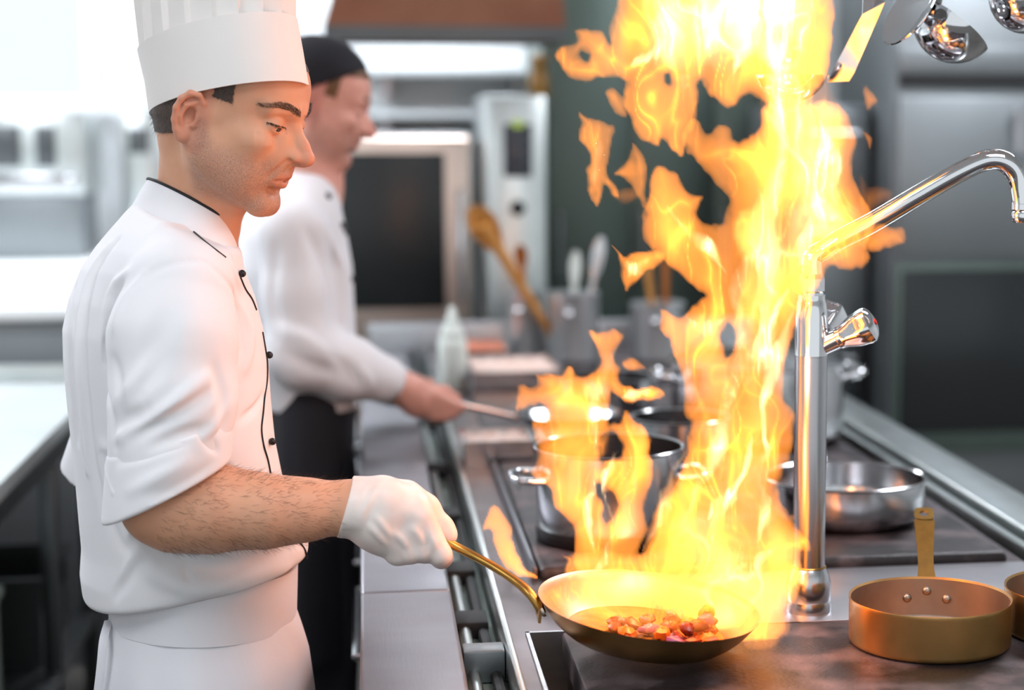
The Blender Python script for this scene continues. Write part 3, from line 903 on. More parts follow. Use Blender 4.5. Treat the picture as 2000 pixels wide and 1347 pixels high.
# ------------------------------------------------------------------ left: prep table, far counter and toaster
TXR = -0.716
t = thing('prep_table', (-1.3, 3.6, 0), 'long steel prep table with square legs behind the chef', 'table')
part('tabletop', box(-1.95, TXR, 2.3, 5.2, 0.862, 0.9, 0.004), 'tabletop', t)
for x in (-1.88, TXR - 0.05):
    for y in (2.4, 3.30, 4.5, 5.1):
        part('leg', box(x - 0.02, x + 0.02, y, y + 0.04, 0, 0.862, 0.003), 'darksteel', t)
part('apron_rail', join(box(TXR - 0.04, TXR - 0.02, 2.35, 5.15, 0.80, 0.862), box(-1.93, -1.91, 2.35, 5.15, 0.80, 0.862)), 'darksteel', t, smooth=False)
part('lower_shelf', box(-1.9, TXR - 0.03, 2.4, 5.14, 0.25, 0.28, 0.003), 'darksteel', t)
part('back_upstand', box(-1.95, TXR, 5.17, 5.2, 0.9, 0.945, 0.004), 'rail', t)


def crate(x, y, z, sx_, sy_, sz, label, m):
    t = thing('storage_crate', (x, y, z), label, 'crate', 'crates under the prep table')
    q = 0.012
    part('floor_panel', box(x - sx_, x + sx_, y - sy_, y + sy_, z, z + q), m, t, smooth=False)
    part('side_walls', join(box(x - sx_, x + sx_, y - sy_, y - sy_ + q, z + q, z + sz), box(x - sx_, x + sx_, y + sy_ - q, y + sy_, z + q, z + sz), box(x - sx_, x - sx_ + q, y - sy_ + q, y + sy_ - q, z + q, z + sz), box(x + sx_ - q, x + sx_, y - sy_ + q, y + sy_ - q, z + q, z + sz * 0.55)), m, t, smooth=False)
    part('rim', join(box(x - sx_ - .01, x + sx_ + .01, y - sy_ - .01, y - sy_, z + sz - .02, z + sz), box(x - sx_ - .01, x + sx_ + .01, y + sy_, y + sy_ + .01, z + sz - .02, z + sz), box(x + sx_, x + sx_ + .01, y - sy_, y + sy_, z + sz - .02, z + sz)), m, t, smooth=False)


crate(-1.02, 3.92, 0.2805, 0.2, 0.24, 0.30, 'pale green crate on the shelf under the prep table', 'trough')
crate(-1.0, 4.75, 0.2805, 0.2, 0.2, 0.22, 'dark crate on the shelf under the prep table', 'darksteel')

t = thing('far_counter', (-1.6, 6.7, 0), 'white-topped counter with a grey front behind the prep table', 'counter')
part('worktop', box(-2.9, -0.62, 5.45, 8.15, 1.035, 1.075, 0.006), 'white', t)
part('front_box', box(-2.85, -0.66, 5.5, 8.1, 0.0, 1.035, 0.004), 'midsteel', t)
for i in range(3):
    a = -2.84 + i * 0.725
    dd = part('drawer', box(a, a + 0.71, 5.48, 5.499, 0.70, 1.0, 0.004), 'midsteel', t)
    part('handle', tube([(a + .2, 5.48, .9), (a + .2, 5.45, .9), (a + .5, 5.45, .9), (a + .5, 5.48, .9)], 0.008, 8), 'chrome', dd)
# toaster oven / salamander
TY = 7.35
tx0, tx1 = at(-60, 300, TY)[0], at(165, 300, TY)[0]
zb = 1.0755
zt_ = at(80, 218, TY)[2]
t = thing('salamander_grill', ((tx0 + tx1) / 2, TY, zb), 'stainless grill unit with two dark openings on the far counter', 'grill')
zs = at(80, 382, TY)[2]
part('stand', box(tx0 + 0.02, tx1 - 0.02, TY + 0.02, TY + 0.45, zb, zs, 0.004), 'midsteel', t)
part('housing', box(tx0, tx1, TY, TY + 0.5, zs, zt_, 0.015), 'rail', t)
for a, b in ((-40, 38), (72, 108)):
    p, q = at(a, 326, TY), at(b, 246, TY)
    part('opening', box(p[0], q[0], TY - 0.012, TY + 0.002, p[2], q[2], 0.003), 'darksteel', t)
p, q = at(-50, 372, TY), at(150, 340, TY)
part('tray_slot', box(p[0], q[0], TY - 0.02, TY + 0.001, p[2], q[2], 0.003), 'potsteel', t)
part('knob', sphere(at(136, 350, TY - 0.02), 0.02, 12, 8), 'chrome', t)
# wall pipework between window and cook
t = thing('steel_shelf_unit', (-0.95, 7.9, 1.0755), 'small white appliance on the far counter behind the chef', 'appliance')
p, q = at(238, 330, 7.8), at(300, 215, 7.8)
part('box_body', box(p[0], q[0], 7.8, 8.1, 1.0755, q[2], 0.01), 'rail', t)
part('dark_window', box(p[0] + 0.03, q[0] - 0.02, 7.788, 7.801, at(260, 300, 7.8)[2], at(260, 250, 7.8)[2], 0.003), 'darksteel', t)


# ------------------------------------------------------------------ implicit-surface modelling (for bodies and cloth)
class S:
    """ordered list of shapes blended together; k = blend radius"""

    def __init__(self, Mx=None, sym=False):
        self.ops = []
        self.inv = None if Mx is None else np.linalg.inv(np.array(Mx))
        self.M = None if Mx is None else np.array(Mx)

    def add(self, f, c, R, k=0.0, mode='u', sym=False):
        self.ops.append((f, np.asarray(c, float), R, k, mode, sym))
        return self

    def cap(self, a, b, r1, r2=None, k=0.0, mode='u', sym=False):
        a, b = np.asarray(a, float), np.asarray(b, float)
        r2 = r1 if r2 is None else r2
        ba = b - a
        L2 = float(ba @ ba) + 1e-12

        def f(P):
            pa = P - a
            t = np.minimum(np.maximum(pa @ (ba / L2), 0), 1)
            q = pa - t[:, None] * ba
            return np.sqrt(np.einsum('ij,ij->i', q, q)) - (r1 + (r2 - r1) * t)
        return self.add(f, (a + b) / 2, math.sqrt(L2) / 2 + max(r1, r2), k, mode, sym)

    def chain(self, pts, rs, k=0.0, mode='u', sym=False):
        for i in range(len(pts) - 1):
            self.cap(pts[i], pts[i + 1], rs[i], rs[i + 1], k, mode, sym)
        return self

    def ell(self, c, r, k=0.0, mode='u', sym=False, rot=None):
        c, r = np.asarray(c, float), np.asarray(r, float)
        Rm = None if rot is None else np.asarray(rot)[:3, :3]

        def f(P):
            q = P - c
            if Rm is not None:
                q = q @ Rm
            a_ = q / r
            b_ = a_ / r
            k0 = np.sqrt(np.einsum('ij,ij->i', a_, a_))
            k1 = np.sqrt(np.einsum('ij,ij->i', b_, b_))
            return k0 * (k0 - 1) / (k1 + 1e-9)
        return self.add(f, c, float(r.max()), k, mode, sym)

    def plane(self, p, n, k=0.0):
        """cut away everything on the side the normal points to"""
        p, n = np.asarray(p, float), np.asarray(n, float)
        n = n / np.linalg.norm(n)
        return self.add(lambda P: (P - p) @ n, p, 1e6, k, 'i')

    def __call__(self, P, cen=None, rad=None):
        if self.inv is not None:
            P = P @ self.inv[:3, :3].T + self.inv[:3, 3]
            if cen is not None:
                cen = self.inv[:3, :3] @ cen + self.inv[:3, 3]
        d = np.full(len(P), 10.0)
        Pa = None
        for f, c, R, k, mode, sym in self.ops:
            if cen is not None and mode != 'i':
                cc = np.array([cen[0], abs(cen[1]), cen[2]]) if sym else cen
                slack = rad + k + (rad if sym else 0)
                if np.linalg.norm(cc - c) - R > slack + 0.004:
                    continue
            if sym:
                if Pa is None:
                    Pa = P.copy()
                    Pa[:, 1] = np.abs(Pa[:, 1])
                e = f(Pa)
            else:
                e = f(P)
            if mode == 'd':
                d = d + e
                continue
            if mode == 'u':
                if k > 0:
                    h = np.maximum(k - np.abs(d - e), 0) / k
                    d = np.minimum(d, e) - h * h * k * 0.25
                else:
                    d = np.minimum(d, e)
            else:
                if mode == 's':
                    e = -e
                if k > 0:
                    h = np.maximum(k - np.abs(d - e), 0) / k
                    d = np.maximum(d, e) + h * h * k * 0.25
                else:
                    d = np.maximum(d, e)
        return d

    def group(self, g, c, R, k=0.0, mode='u'):
        def f(P, g=g):
            cen = P.mean(0)
            rad = np.linalg.norm(P - cen, axis=1).max()
            return g(P, cen, rad) if rad < 0.2 else g(P)
        return self.add(f, c, R, k, mode)

    def hits(self, pts, t0=2.15, t1=3.2):
        """where the view rays of picture points first meet the surface (None where they miss)"""
        D = np.array([ray(x, y) for x, y in pts])
        D /= np.linalg.norm(D, axis=1, keepdims=True)
        t = np.full(len(D), t0)
        done = np.zeros(len(D), bool)
        for _ in range(140):
            v = self(CAMP + D * t[:, None])
            done |= v < 0.0005
            t = np.where(done, t, t + np.clip(v * 0.75, 0.0006, 0.08))
            if (done | (t > t1)).all():
                break
        return [CAMP + d * q if ok else None for d, q, ok in zip(D, t, done)]


def axis_grid(spans):
    """coordinates with a different step in each span: [(start, end, step), ...]"""
    out = []
    for a, b, h in spans:
        n = max(1, int(round((b - a) / h)))
        out += list(np.linspace(a, b, n, endpoint=False))
    out.append(spans[-1][1])
    return np.array(out)


def mesh_sdf(f, xs, ys, zs, B=12, slack=1.35):
    nx, ny, nz = len(xs), len(ys), len(zs)
    vol = np.full((nx, ny, nz), 1.0, np.float32)
    bx = [(i, min(i + B, nx - 1)) for i in range(0, nx - 1, B)]
    by = [(i, min(i + B, ny - 1)) for i in range(0, ny - 1, B)]
    bz = [(i, min(i + B, nz - 1)) for i in range(0, nz - 1, B)]
    cx = np.array([(xs[a] + xs[b]) / 2 for a, b in bx]); hx = np.array([(xs[b] - xs[a]) / 2 for a, b in bx])
    cy = np.array([(ys[a] + ys[b]) / 2 for a, b in by]); hy = np.array([(ys[b] - ys[a]) / 2 for a, b in by])
    cz = np.array([(zs[a] + zs[b]) / 2 for a, b in bz]); hz = np.array([(zs[b] - zs[a]) / 2 for a, b in bz])
    CX, CY, CZ = np.meshgrid(cx, cy, cz, indexing='ij')
    HX, HY_, HZ = np.meshgrid(hx, hy, hz, indexing='ij')
    rad = np.sqrt(HX ** 2 + HY_ ** 2 + HZ ** 2)
    d = f(np.stack([CX, CY, CZ], -1).reshape(-1, 3)).reshape(CX.shape)
    act = np.abs(d) < rad * slack + 0.006
    for i, (a0, a1) in enumerate(bx):
        for j, (b0, b1) in enumerate(by):
            for k, (c0, c1) in enumerate(bz):
                if act[i, j, k]:
                    continue
                if d[i, j, k] < 0:
                    vol[a0:a1 + 1, b0:b1 + 1, c0:c1 + 1] = -1.0
    for i, j, k in np.argwhere(act):
        (a0, a1), (b0, b1), (c0, c1) = bx[i], by[j], bz[k]
        X, Y, Z = np.meshgrid(xs[a0:a1 + 1], ys[b0:b1 + 1], zs[c0:c1 + 1], indexing='ij')
        P = np.stack([X, Y, Z], -1).reshape(-1, 3)
        vol[a0:a1 + 1, b0:b1 + 1, c0:c1 + 1] = f(P, np.array([cx[i], cy[j], cz[k]]), rad[i, j, k]).reshape(X.shape)
    s = vol < 0
    cnt = np.zeros((nx - 1, ny - 1, nz - 1), np.int8)
    for a in (0, 1):
        for b in (0, 1):
            for c in (0, 1):
                cnt += s[a:nx - 1 + a, b:ny - 1 + b, c:nz - 1 + c]
    cells = np.argwhere((cnt > 0) & (cnt < 8))
    idx = np.full(cnt.shape, -1, np.int64)
    idx[tuple(cells.T)] = np.arange(len(cells))
    corner = [(a, b, c) for a in (0, 1) for b in (0, 1) for c in (0, 1)]
    val = {q: vol[cells[:, 0] + q[0], cells[:, 1] + q[1], cells[:, 2] + q[2]].astype(float) for q in corner}
    pos = {q: np.stack([xs[cells[:, 0] + q[0]], ys[cells[:, 1] + q[1]], zs[cells[:, 2] + q[2]]], -1) for q in corner}
    acc = np.zeros((len(cells), 3))
    num = np.zeros(len(cells))
    for q in corner:
        for ax in range(3):
            if q[ax] == 0:
                r_ = tuple(1 if m == ax else q[m] for m in range(3))
                v0, v1 = val[q], val[r_]
                m_ = (v0 < 0) != (v1 < 0)
                t = np.where(m_, v0 / (v0 - v1 + 1e-20), 0)
                acc += np.where(m_[:, None], pos[q] + (pos[r_] - pos[q]) * t[:, None], 0)
                num += m_
    V = acc / np.maximum(num, 1)[:, None]
    Fc = []
    for ax in range(3):
        o1, o2 = (ax + 1) % 3, (ax + 2) % 3
        sl0 = [slice(None)] * 3
        sl1 = [slice(None)] * 3
        sl0[ax] = slice(0, -1)
        sl1[ax] = slice(1, None)
        diff = s[tuple(sl0)] != s[tuple(sl1)]
        E_ = np.argwhere(diff)
        ok = (E_[:, o1] > 0) & (E_[:, o2] > 0) & (E_[:, o1] < cnt.shape[o1]) & (E_[:, o2] < cnt.shape[o2])
        E_ = E_[ok]
        q = []
        for d1, d2 in ((-1, -1), (0, -1), (0, 0), (-1, 0)):
            e = E_.copy()
            e[:, o1] += d1
            e[:, o2] += d2
            q.append(idx[tuple(e.T)])
        q = np.stack(q, -1)
        fl = s[tuple(E_.T)]
        q[~fl] = q[~fl][:, ::-1]
        Fc.append(q)
    Fc = np.vstack(Fc)
    Fc = Fc[(Fc >= 0).all(1)]
    return V, Fc


def relax(V, Fc, it=1, lam=0.5):
    n = len(V)
    e = np.vstack([Fc[:, [0, 1]], Fc[:, [1, 2]], Fc[:, [2, 3]], Fc[:, [3, 0]]])
    for _ in range(it):
        s = np.zeros((n, 3)); c = np.zeros(n)
        for a in range(3):
            s[:, a] = np.bincount(e[:, 0], V[e[:, 1], a], n) + np.bincount(e[:, 1], V[e[:, 0], a], n)
        c = np.bincount(e[:, 0], minlength=n) + np.bincount(e[:, 1], minlength=n)
        V = V + lam * (s / np.maximum(c, 1)[:, None] - V)
    return V


def vnormals(V, Fc):
    n = np.cross(V[Fc[:, 2]] - V[Fc[:, 0]], V[Fc[:, 3]] - V[Fc[:, 1]])
    out = np.zeros_like(V)
    for k in range(4):
        for a in range(3):
            out[:, a] += np.bincount(Fc[:, k], n[:, a], len(V))
    return out / (np.linalg.norm(out, axis=1, keepdims=True) + 1e-12)


def part_np(name, V, Fc, m, parent, attrs=None, smooth=True):
    base = WLOC[parent.name]
    me = bpy.data.meshes.new(name)
    W = (V - base).astype(np.float32)
    nf = len(Fc)
    me.vertices.add(len(W))
    me.vertices.foreach_set('co', W.ravel())
    me.loops.add(nf * 4)
    me.loops.foreach_set('vertex_index', Fc.ravel().astype(np.int32))
    me.polygons.add(nf)
    me.polygons.foreach_set('loop_start', np.arange(0, nf * 4, 4, dtype=np.int32))
    me.update(calc_edges=True)
    me.validate()
    if smooth:
        me.polygons.foreach_set('use_smooth', np.ones(len(me.polygons), bool))
    for k, a in (attrs or {}).items():
        at_ = me.attributes.new(k, 'FLOAT_COLOR', 'POINT')
        at_.data.foreach_set('color', np.c_[a, np.ones(len(a))].astype(np.float32).ravel())
    me.materials.append(M[m] if isinstance(m, str) else m)
    o = bpy.data.objects.new(name, me)
    COL.objects.link(o)
    o.parent = parent
    WLOC[o.name] = base
    return o


def sstep(a, b, x):
    t = np.clip((x - a) / (b - a), 0, 1)
    return t * t * (3 - 2 * t)


# ------------------------------------------------------------------ a head, in its own frame: x forward, y left, z up, origin between the ears (metres)
def head_sdf(Mx):
    h = S(Mx)
    e = 0.001
    h.ell((-.007, 0, .046), (.096, .076, .082))
    h.ell((-.056, 0, -.006), (.044, .054, .046), k=.03)
    h.ell((.040, 0, .052), (.054, .061, .050), k=.03)
    h.ell((.038, 0, -.020), (.050, .056, .070), k=.03)
    h.cap((.010, .055, -.052), (.078, .013, -.094), .013, .015, k=.035, sym=True)       # jaw line
    h.cap((.000, .060, .000), (.012, .054, -.050), .012, .014, k=.03, sym=True)
    h.ell((.040, .034, -.050), (.040, .024, .034), k=.03, sym=True)                     # cheek
    h.ell((.084, 0, -.094), (.015, .021, .014), k=.018)                                 # chin
    h.ell((.066, .046, -.010), (.022, .016, .013), k=.025, sym=True)                    # cheekbone
    h.cap((.0935, .008, .034), (.076, .046, .034), .0090, .0075, k=.014, sym=True)       # brow
    h.ell((.0995, .0345, .013), (.0170, .0165, .0125), k=.012, mode='s', sym=True)           # socket
    h.ell((.0800, .0325, .0135), (.0138, .0152, .0132), k=.005, sym=True)                # lids over the eyeball
    # nose
    h.cap((.088, .0085, .016), (.101, .0115, -.014), .0065, .0075, k=.010, sym=True)
    h.cap((.0915, 0, .022), (.113, 0, -.006), .0072, .0085, k=.012)
    h.cap((.113, 0, -.006), (.1235, 0, -.0175), .0085, .0098, k=.008)
    h.ell((.1222, 0, -.0200), (.0106, .0098, .0092), k=.005)
    h.ell((.088, .0190, -.026), (.015, .012, .020), k=.016, sym=True)
    h.ell((.1060, .0128, -.0215), (.0135, .0068, .0088), k=.008, sym=True)              # wing
    h.cap((.119, 0, -.027), (.102, 0, -.0315), .0045, .0055, k=.006)
    h.ell((.1120, .0075, -.0310), (.0068, .0034, .0042), k=.002, mode='s', sym=True)    # nostril
    h.ell((.0895, .0200, -.004), (.009, .0085, .011), k=.010, sym=True)
    h.ell((.1135, .0145, -.0290), (.0062, .0065, .0034), k=.0025, mode='s', sym=True)    # rim of the nostril
    # mouth
    h.ell((.078, 0, -.052), (.026, .027, .025), k=.02)
    h.cap((.1020, .004, -.0480), (.0900, .0225, -.0545), .0052, .0024, k=.007, sym=True)
    h.cap((.0995, 0, -.0625), (.0885, .0205, -.0570), .0058, .0028, k=.007, sym=True)
    h.cap((.1165, 0, -.0555), (.0925, .0235, -.0560), .0022, .0012, k=.0025, mode='s', sym=True)
    h.ell((.108, 0, -.0555), (.010, .008, .0028), k=.003, mode='s')
    h.cap((.110, 0, -.036), (.1105, 0, -.046), .0024, .0030, k=.004, mode='s')          # philtrum
    h.cap((.100, 0, -.0745), (.090, .016, -.0715), .0030, .002, k=.012, mode='s', sym=True)
    h.cap((.108, .0185, -.026), (.093, .0305, -.052), .0014, .0010, k=.007, mode='s', sym=True)  # fold from nose to mouth
    # ears
    E0 = np.array([-.008, .076, -.006])
    er = rotm('Y', 12)[:3, :3] @ rotm('Z', -26)[:3, :3]

    def ep(x, y, z):
        return E0 + er @ np.array([x, y, z])
    h.ell(ep(-.008, .000, .004), (.0155, .0055, .026), k=.006, sym=True, rot=er)
    h.ell(ep(-.006, .006, .001), (.0088, .0085, .0130), k=.003, mode='s', sym=True, rot=er)
    rim = [(.006, .000, .012), (.004, .003, .024), (-.005, .0055, .0315), (-.0165, .0065, .029), (-.0235, .007, .018), (-.0245, .007, .004), (-.0205, .006, -.011), (-.013, .004, -.022), (-.006, .002, -.029)]
    h.chain([ep(*p) for p in rim], [.0032, .0034, .0038, .004, .0040, .0038, .0036, .0042, .0050], k=.003, sym=True)
    h.chain([ep(-.004, .004, .022), ep(-.0145, .0055, .012), ep(-.0155, .0055, -.003), ep(-.0085, .004, -.0145)], [.0024, .0028, .003, .0028], k=.003, sym=True)
    h.ell(ep(-.004, .002, -.024), (.0085, .0048, .0095), k=.004, sym=True, rot=er)      # lobe
    h.cap(ep(.0045, .002, .004), ep(.0040, .003, -.008), .0034, .0034, k=.004, sym=True)  # tragus
    h.ell(ep(-.003, .004, -.001), (.0055, .0060, .0075), k=.002, mode='s', sym=True, rot=er)
    # eye slit, looking down
    h.cap((.0960, .0220, .0085), (.0885, .0455, .0105), .0030, .0016, k=.001, mode='s', sym=True)
    h.cap((.0985, .0290, .0092), (.0955, .0395, .0102), .0054, .0046, k=.001, mode='s', sym=True)
    return h


def head_mat(C, yaw, pitch, sc=1.0, roll=0.0):
    """yaw measured from +X towards the camera side (-Y)"""
    Rz = rotm('Z', -yaw)
    Ry = rotm('Y', pitch)
    Mx = trm(C) @ Rz @ Ry @ rotm('X', roll)
    Mx[:3, :3] *= sc
    return Mx


def skin_attr(V, HMi, stub=1.0):
    """x = beard shadow, y = redness (lips, nose, ears), z = hair on the scalp"""
    Q = V @ HMi[:3, :3].T + HMi[:3, 3]
    x, y, z = Q[:, 0], np.abs(Q[:, 1]), Q[:, 2]
    inh = (np.linalg.norm(Q - [0, 0, 0.0], axis=1) < 0.2)
    beard = sstep(-.020, -.045, z - 0.35 * np.clip(x - .055, 0, 1) * 0 - sstep(.03, .0, x) * .035) * sstep(-.012, .008, x) * sstep(-.115, -.095, z)
    lip_d = np.abs(z + .0555) - (.0105 * np.clip(1 - (y / .0245) ** 2, 0, 1) ** 0.6)
    lips = .55 * sstep(.0025, -.0025, lip_d) * sstep(.080, .088, x) * (y < .026)
    beard *= (1 - lips)
    red = np.maximum(lips, 0.35 * sstep(.108, .122, x) * (z > -.045))
    ear = sstep(.066, .076, y) * sstep(-.04, -.03, x) * sstep(.02, .01, x) * (np.abs(z) < .05)
    red = np.maximum(red, .45 * ear)
    return np.stack([beard * inh * stub, red * inh, ear * 0], -1)


def skin_material(name, base, red, shade, beard):
    m = mat(name, base, 0, 0.48, sss=0.12, spec=0.4)
    nt = m.node_tree
    b = nt.nodes['Principled BSDF']
    b.inputs['Subsurface Scale'].default_value = 0.35
    N = nt.nodes.new
    Lk = nt.links.new
    tc = N('ShaderNodeTexCoord')
    n1 = N('ShaderNodeTexNoise'); n1.inputs['Scale'].default_value = 26; n1.inputs['Detail'].default_value = 3
    n2 = N('ShaderNodeTexNoise'); n2.inputs['Scale'].default_value = 900; n2.inputs['Detail'].default_value = 2
    Lk(tc.outputs['Object'], n1.inputs['Vector']); Lk(tc.outputs['Object'], n2.inputs['Vector'])
    at_ = N('ShaderNodeAttribute'); at_.attribute_name = 'mask'
    sp_ = N('ShaderNodeSeparateColor'); Lk(at_.outputs['Color'], sp_.inputs[0])
    r1 = N('ShaderNodeMapRange'); r1.inputs['From Min'].default_value = 0.35; r1.inputs['From Max'].default_value = 0.7; r1.inputs['To Max'].default_value = 0.5
    Lk(n1.outputs[0], r1.inputs[0])
    m1 = N('ShaderNodeMix'); m1.data_type = 'RGBA'; m1.inputs[6].default_value = (*lin(base), 1); m1.inputs[7].default_value = (*lin(shade), 1)
    Lk(r1.outputs[0], m1.inputs[0])
    m2 = N('ShaderNodeMix'); m2.data_type = 'RGBA'; m2.inputs[7].default_value = (*lin(red), 1)
    Lk(sp_.outputs[1], m2.inputs[0]); Lk(m1.outputs[2], m2.inputs[6])
    r2 = N('ShaderNodeMapRange'); r2.inputs['From Min'].default_value = 0.42; r2.inputs['From Max'].default_value = 0.62; r2.inputs['To Min'].default_value = 0.25; r2.inputs['To Max'].default_value = 0.95
    Lk(n2.outputs[0], r2.inputs[0])
    mu = N('ShaderNodeMath'); mu.operation = 'MULTIPLY'; Lk(r2.outputs[0], mu.inputs[0]); Lk(sp_.outputs[0], mu.inputs[1])
    mv = N('ShaderNodeMath'); mv.operation = 'MULTIPLY'; mv.inputs[1].default_value = 0.68; Lk(mu.outputs[0], mv.inputs[0])
    m3 = N('ShaderNodeMix'); m3.data_type = 'RGBA'; m3.inputs[7].default_value = (*lin(beard), 1)
    Lk(mv.outputs[0], m3.inputs[0]); Lk(m2.outputs[2], m3.inputs[6])
    Lk(m3.outputs[2], b.inputs['Base Color'])
    bp = N('ShaderNodeBump'); bp.inputs['Strength'].default_value = 0.12; bp.inputs['Distance'].default_value = 0.001
    Lk(n2.outputs[0], bp.inputs['Height']); Lk(bp.outputs[0], b.inputs['Normal'])
    M[name] = m
    return m


skin_material('skin', 'd8a283', 'c97a66', 'cd8f70', '6f5f5a')
skin_material('skin_cook', 'e2a794', 'd27a70', 'd9968a', '6b5148')
M['cloth'] = mat('white_cotton', 'eceaed', 0, 0.85, bump=0.10, bscale=(900, 900, 900), spec=0.2)
M['apron'] = mat('white_apron_cotton', 'e6e4e9', 0, 0.85, bump=0.10, bscale=(900, 900, 900), spec=0.2)
M['paper'] = mat('hat_paper', 'f2ece8', 0, 0.75, spec=0.25, noise=0.15, nscale=(14, 14, 14), col2='e2dcd8')
M['pipe'] = mat('black_piping', '1c1a1e', 0, 0.7)
M['button'] = mat('black_button', '1a1414', 0, 0.25)
M['darkcloth'] = mat('black_cloth', '1d1c22', 0, 0.85)
M['hair'] = mat('short_dark_hair', '5a4b43', 0, 0.6, 0.6, (900, 900, 250), col2='241a17', bump=0.6, bscale=(900, 900, 200))
M['hair_strand'] = mat('hair_strands', '2e2019', 0, 0.5)
M['armhair'] = mat('arm_hair', '4c2f1e', 0, 0.5)
M['eyewhite'] = mat('eye_white', 'cfc4be', 0, 0.15)
M['iris'] = mat('dark_iris', '3a2b22', 0, 0.1)
M['glove'] = mat('latex_glove', 'efe3dd', 0, 0.38, sss=0.15, noise=0.5, nscale=(22, 22, 22), col2='d9c2ba')
M['ring'] = mat('silver_ring', 'd8d8dc', 1, 0.15)
M['shoe'] = mat('black_shoe', '18181a', 0, 0.35)


def strands(name, roots, dirs, L, r, m, parent, bend=0.3, seed=1):
    rg = np.random.default_rng(seed)
    n = len(roots)
    d = dirs / np.linalg.norm(dirs, axis=1, keepdims=True)
    a = np.cross(d, rg.normal(size=(n, 3))); a /= np.linalg.norm(a, axis=1, keepdims=True)
    b = np.cross(d, a)
    Ls = L * rg.uniform(0.6, 1.2, n)[:, None]
    mid = roots + d * Ls * 0.55 + a * Ls * bend * rg.uniform(-.3, .3, n)[:, None]
    tip = roots + d * Ls + a * Ls * bend * rg.uniform(-.6, .6, n)[:, None]
    V = []
    for k in range(3):
        an = 2 * math.pi * k / 3
        V.append(roots + r * (math.cos(an) * a + math.sin(an) * b))
    for k in range(3):
        an = 2 * math.pi * k / 3
        V.append(mid + 0.7 * r * (math.cos(an) * a + math.sin(an) * b))
    V.append(tip)
    V = np.stack(V, 1).reshape(-1, 3)
    Fq = []
    base = (np.arange(n) * 7)[:, None]
    for q in ((0, 1, 4, 3), (1, 2, 5, 4), (2, 0, 3, 5), (3, 4, 6, 6), (4, 5, 6, 6), (5, 3, 6, 6)):
        Fq.append(base + np.array(q))
    Fq = np.vstack(Fq)
    faces = [tuple(dict.fromkeys(t)) for t in Fq.tolist()]
    o = part(name, (V, faces), m, parent, fix=False, angle=None)
    o['kind'] = 'stuff'
    return o


# ------------------------------------------------------------------ clothing helpers
def torso_sdf(rows, Y0, phi, expo=2.3):
    """rows of (picture y, left edge, right edge, half breadth); phi: turn of the facing direction towards +Y"""
    ph = math.radians(phi)
    zz, cx, aa, bb = [], [], [], []
    for py, xl, xr, b in rows:
        L, R_ = at(xl, py, Y0), at(xr, py, Y0)
        s = (R_[0] - L[0]) / 2
        zz.append((L[2] + R_[2]) / 2)
        cx.append((L[0] + R_[0]) / 2)
        aa.append(math.sqrt(max(1e-4, s * s - (b * math.sin(ph)) ** 2)) / math.cos(ph))
        bb.append(b)
    o = np.argsort(zz)
    zz, cx, aa, bb = [np.array(v)[o] for v in (zz, cx, aa, bb)]
    cph, sph = math.cos(ph), math.sin(ph)

    def f(P):
        z = P[:, 2]
        c, a, b = np.interp(z, zz, cx), np.interp(z, zz, aa), np.interp(z, zz, bb)
        x, y = P[:, 0] - c, P[:, 1] - Y0
        u, v = x * cph + y * sph, -x * sph + y * cph
        q = (np.abs(u / a) ** expo + np.abs(v / b) ** expo) ** (1 / expo)
        d = (q - 1) * np.minimum(a, b) * 0.85
        return np.maximum(d, np.maximum(z - zz[-1], zz[0] - z))
    cen = np.array([cx.mean(), Y0, (zz[0] + zz[-1]) / 2])
    return f, cen, (zz[-1] - zz[0]) / 2 + 0.3


def ring_pts(back, front, blat, n=72, raise_near=0.0, raise_far=0.0, ylat=(0, 1, 0), expo=2.0):
    back, front = np.asarray(back, float), np.asarray(front, float)
    c = (back + front) / 2
    ax = (front - back) / 2
    yl = np.asarray(ylat, float)
    out = []
    for k in range(n):
        a = 2 * math.pi * k / n
        co, si = math.cos(a), math.sin(a)
        cc, ss = abs(co) ** (2 / expo) * np.sign(co), abs(si) ** (2 / expo) * np.sign(si)
        p = c + ax * cc + yl * blat * ss
        p = p + np.array([0, 0, raise_near * max(0, -si) + raise_far * max(0, si)])
        out.append(p)
    return np.array(out)


def shell(outer_rings, t):
    """closed band: outer rings plus the same rings pulled in by t"""
    inn = []
    for r in outer_rings:
        c = r.mean(0)
        d = r - c
        inn.append(c + d * (1 - t / np.linalg.norm(d, axis=1, keepdims=True)))
    rings = list(outer_rings) + inn[::-1]
    return loft(rings + [rings[0]], False, False)


def skirt(rows, Y0, zs, n=120, folds=0.006, seed=3, nf=9, phi=0):
    rg = random.Random(seed)
    phs = [(rg.uniform(0, 6.28), rg.randint(5, 15), rg.uniform(.4, 1)) for _ in range(nf)]
    zz, cx, aa, bb = [], [], [], []
    for py, xl, xr, b in rows:
        L, R_ = at(xl, py, Y0), at(xr, py, Y0)
        zz.append((L[2] + R_[2]) / 2); cx.append((L[0] + R_[0]) / 2); aa.append((R_[0] - L[0]) / 2); bb.append(b)
    o = np.argsort(zz)
    zz, cx, aa, bb = [np.array(v)[o] for v in (zz, cx, aa, bb)]
    rings = []
    for z in zs:
        c, a, b = np.interp(z, zz, cx), np.interp(z, zz, aa), np.interp(z, zz, bb)
        amp = folds * min(1, 0.1 + (zs[0] - z) * 2.2)
        r = []
        for k in range(n):
            t = 2 * math.pi * k / n
            w_ = sum(q * math.sin(m * t + p + z * 2) for p, m, q in phs) / 3
            r.append((c + (a + amp * w_) * math.cos(t), Y0 + (b + amp * w_) * math.sin(t), z))
        rings.append(np.array(r))
    return rings


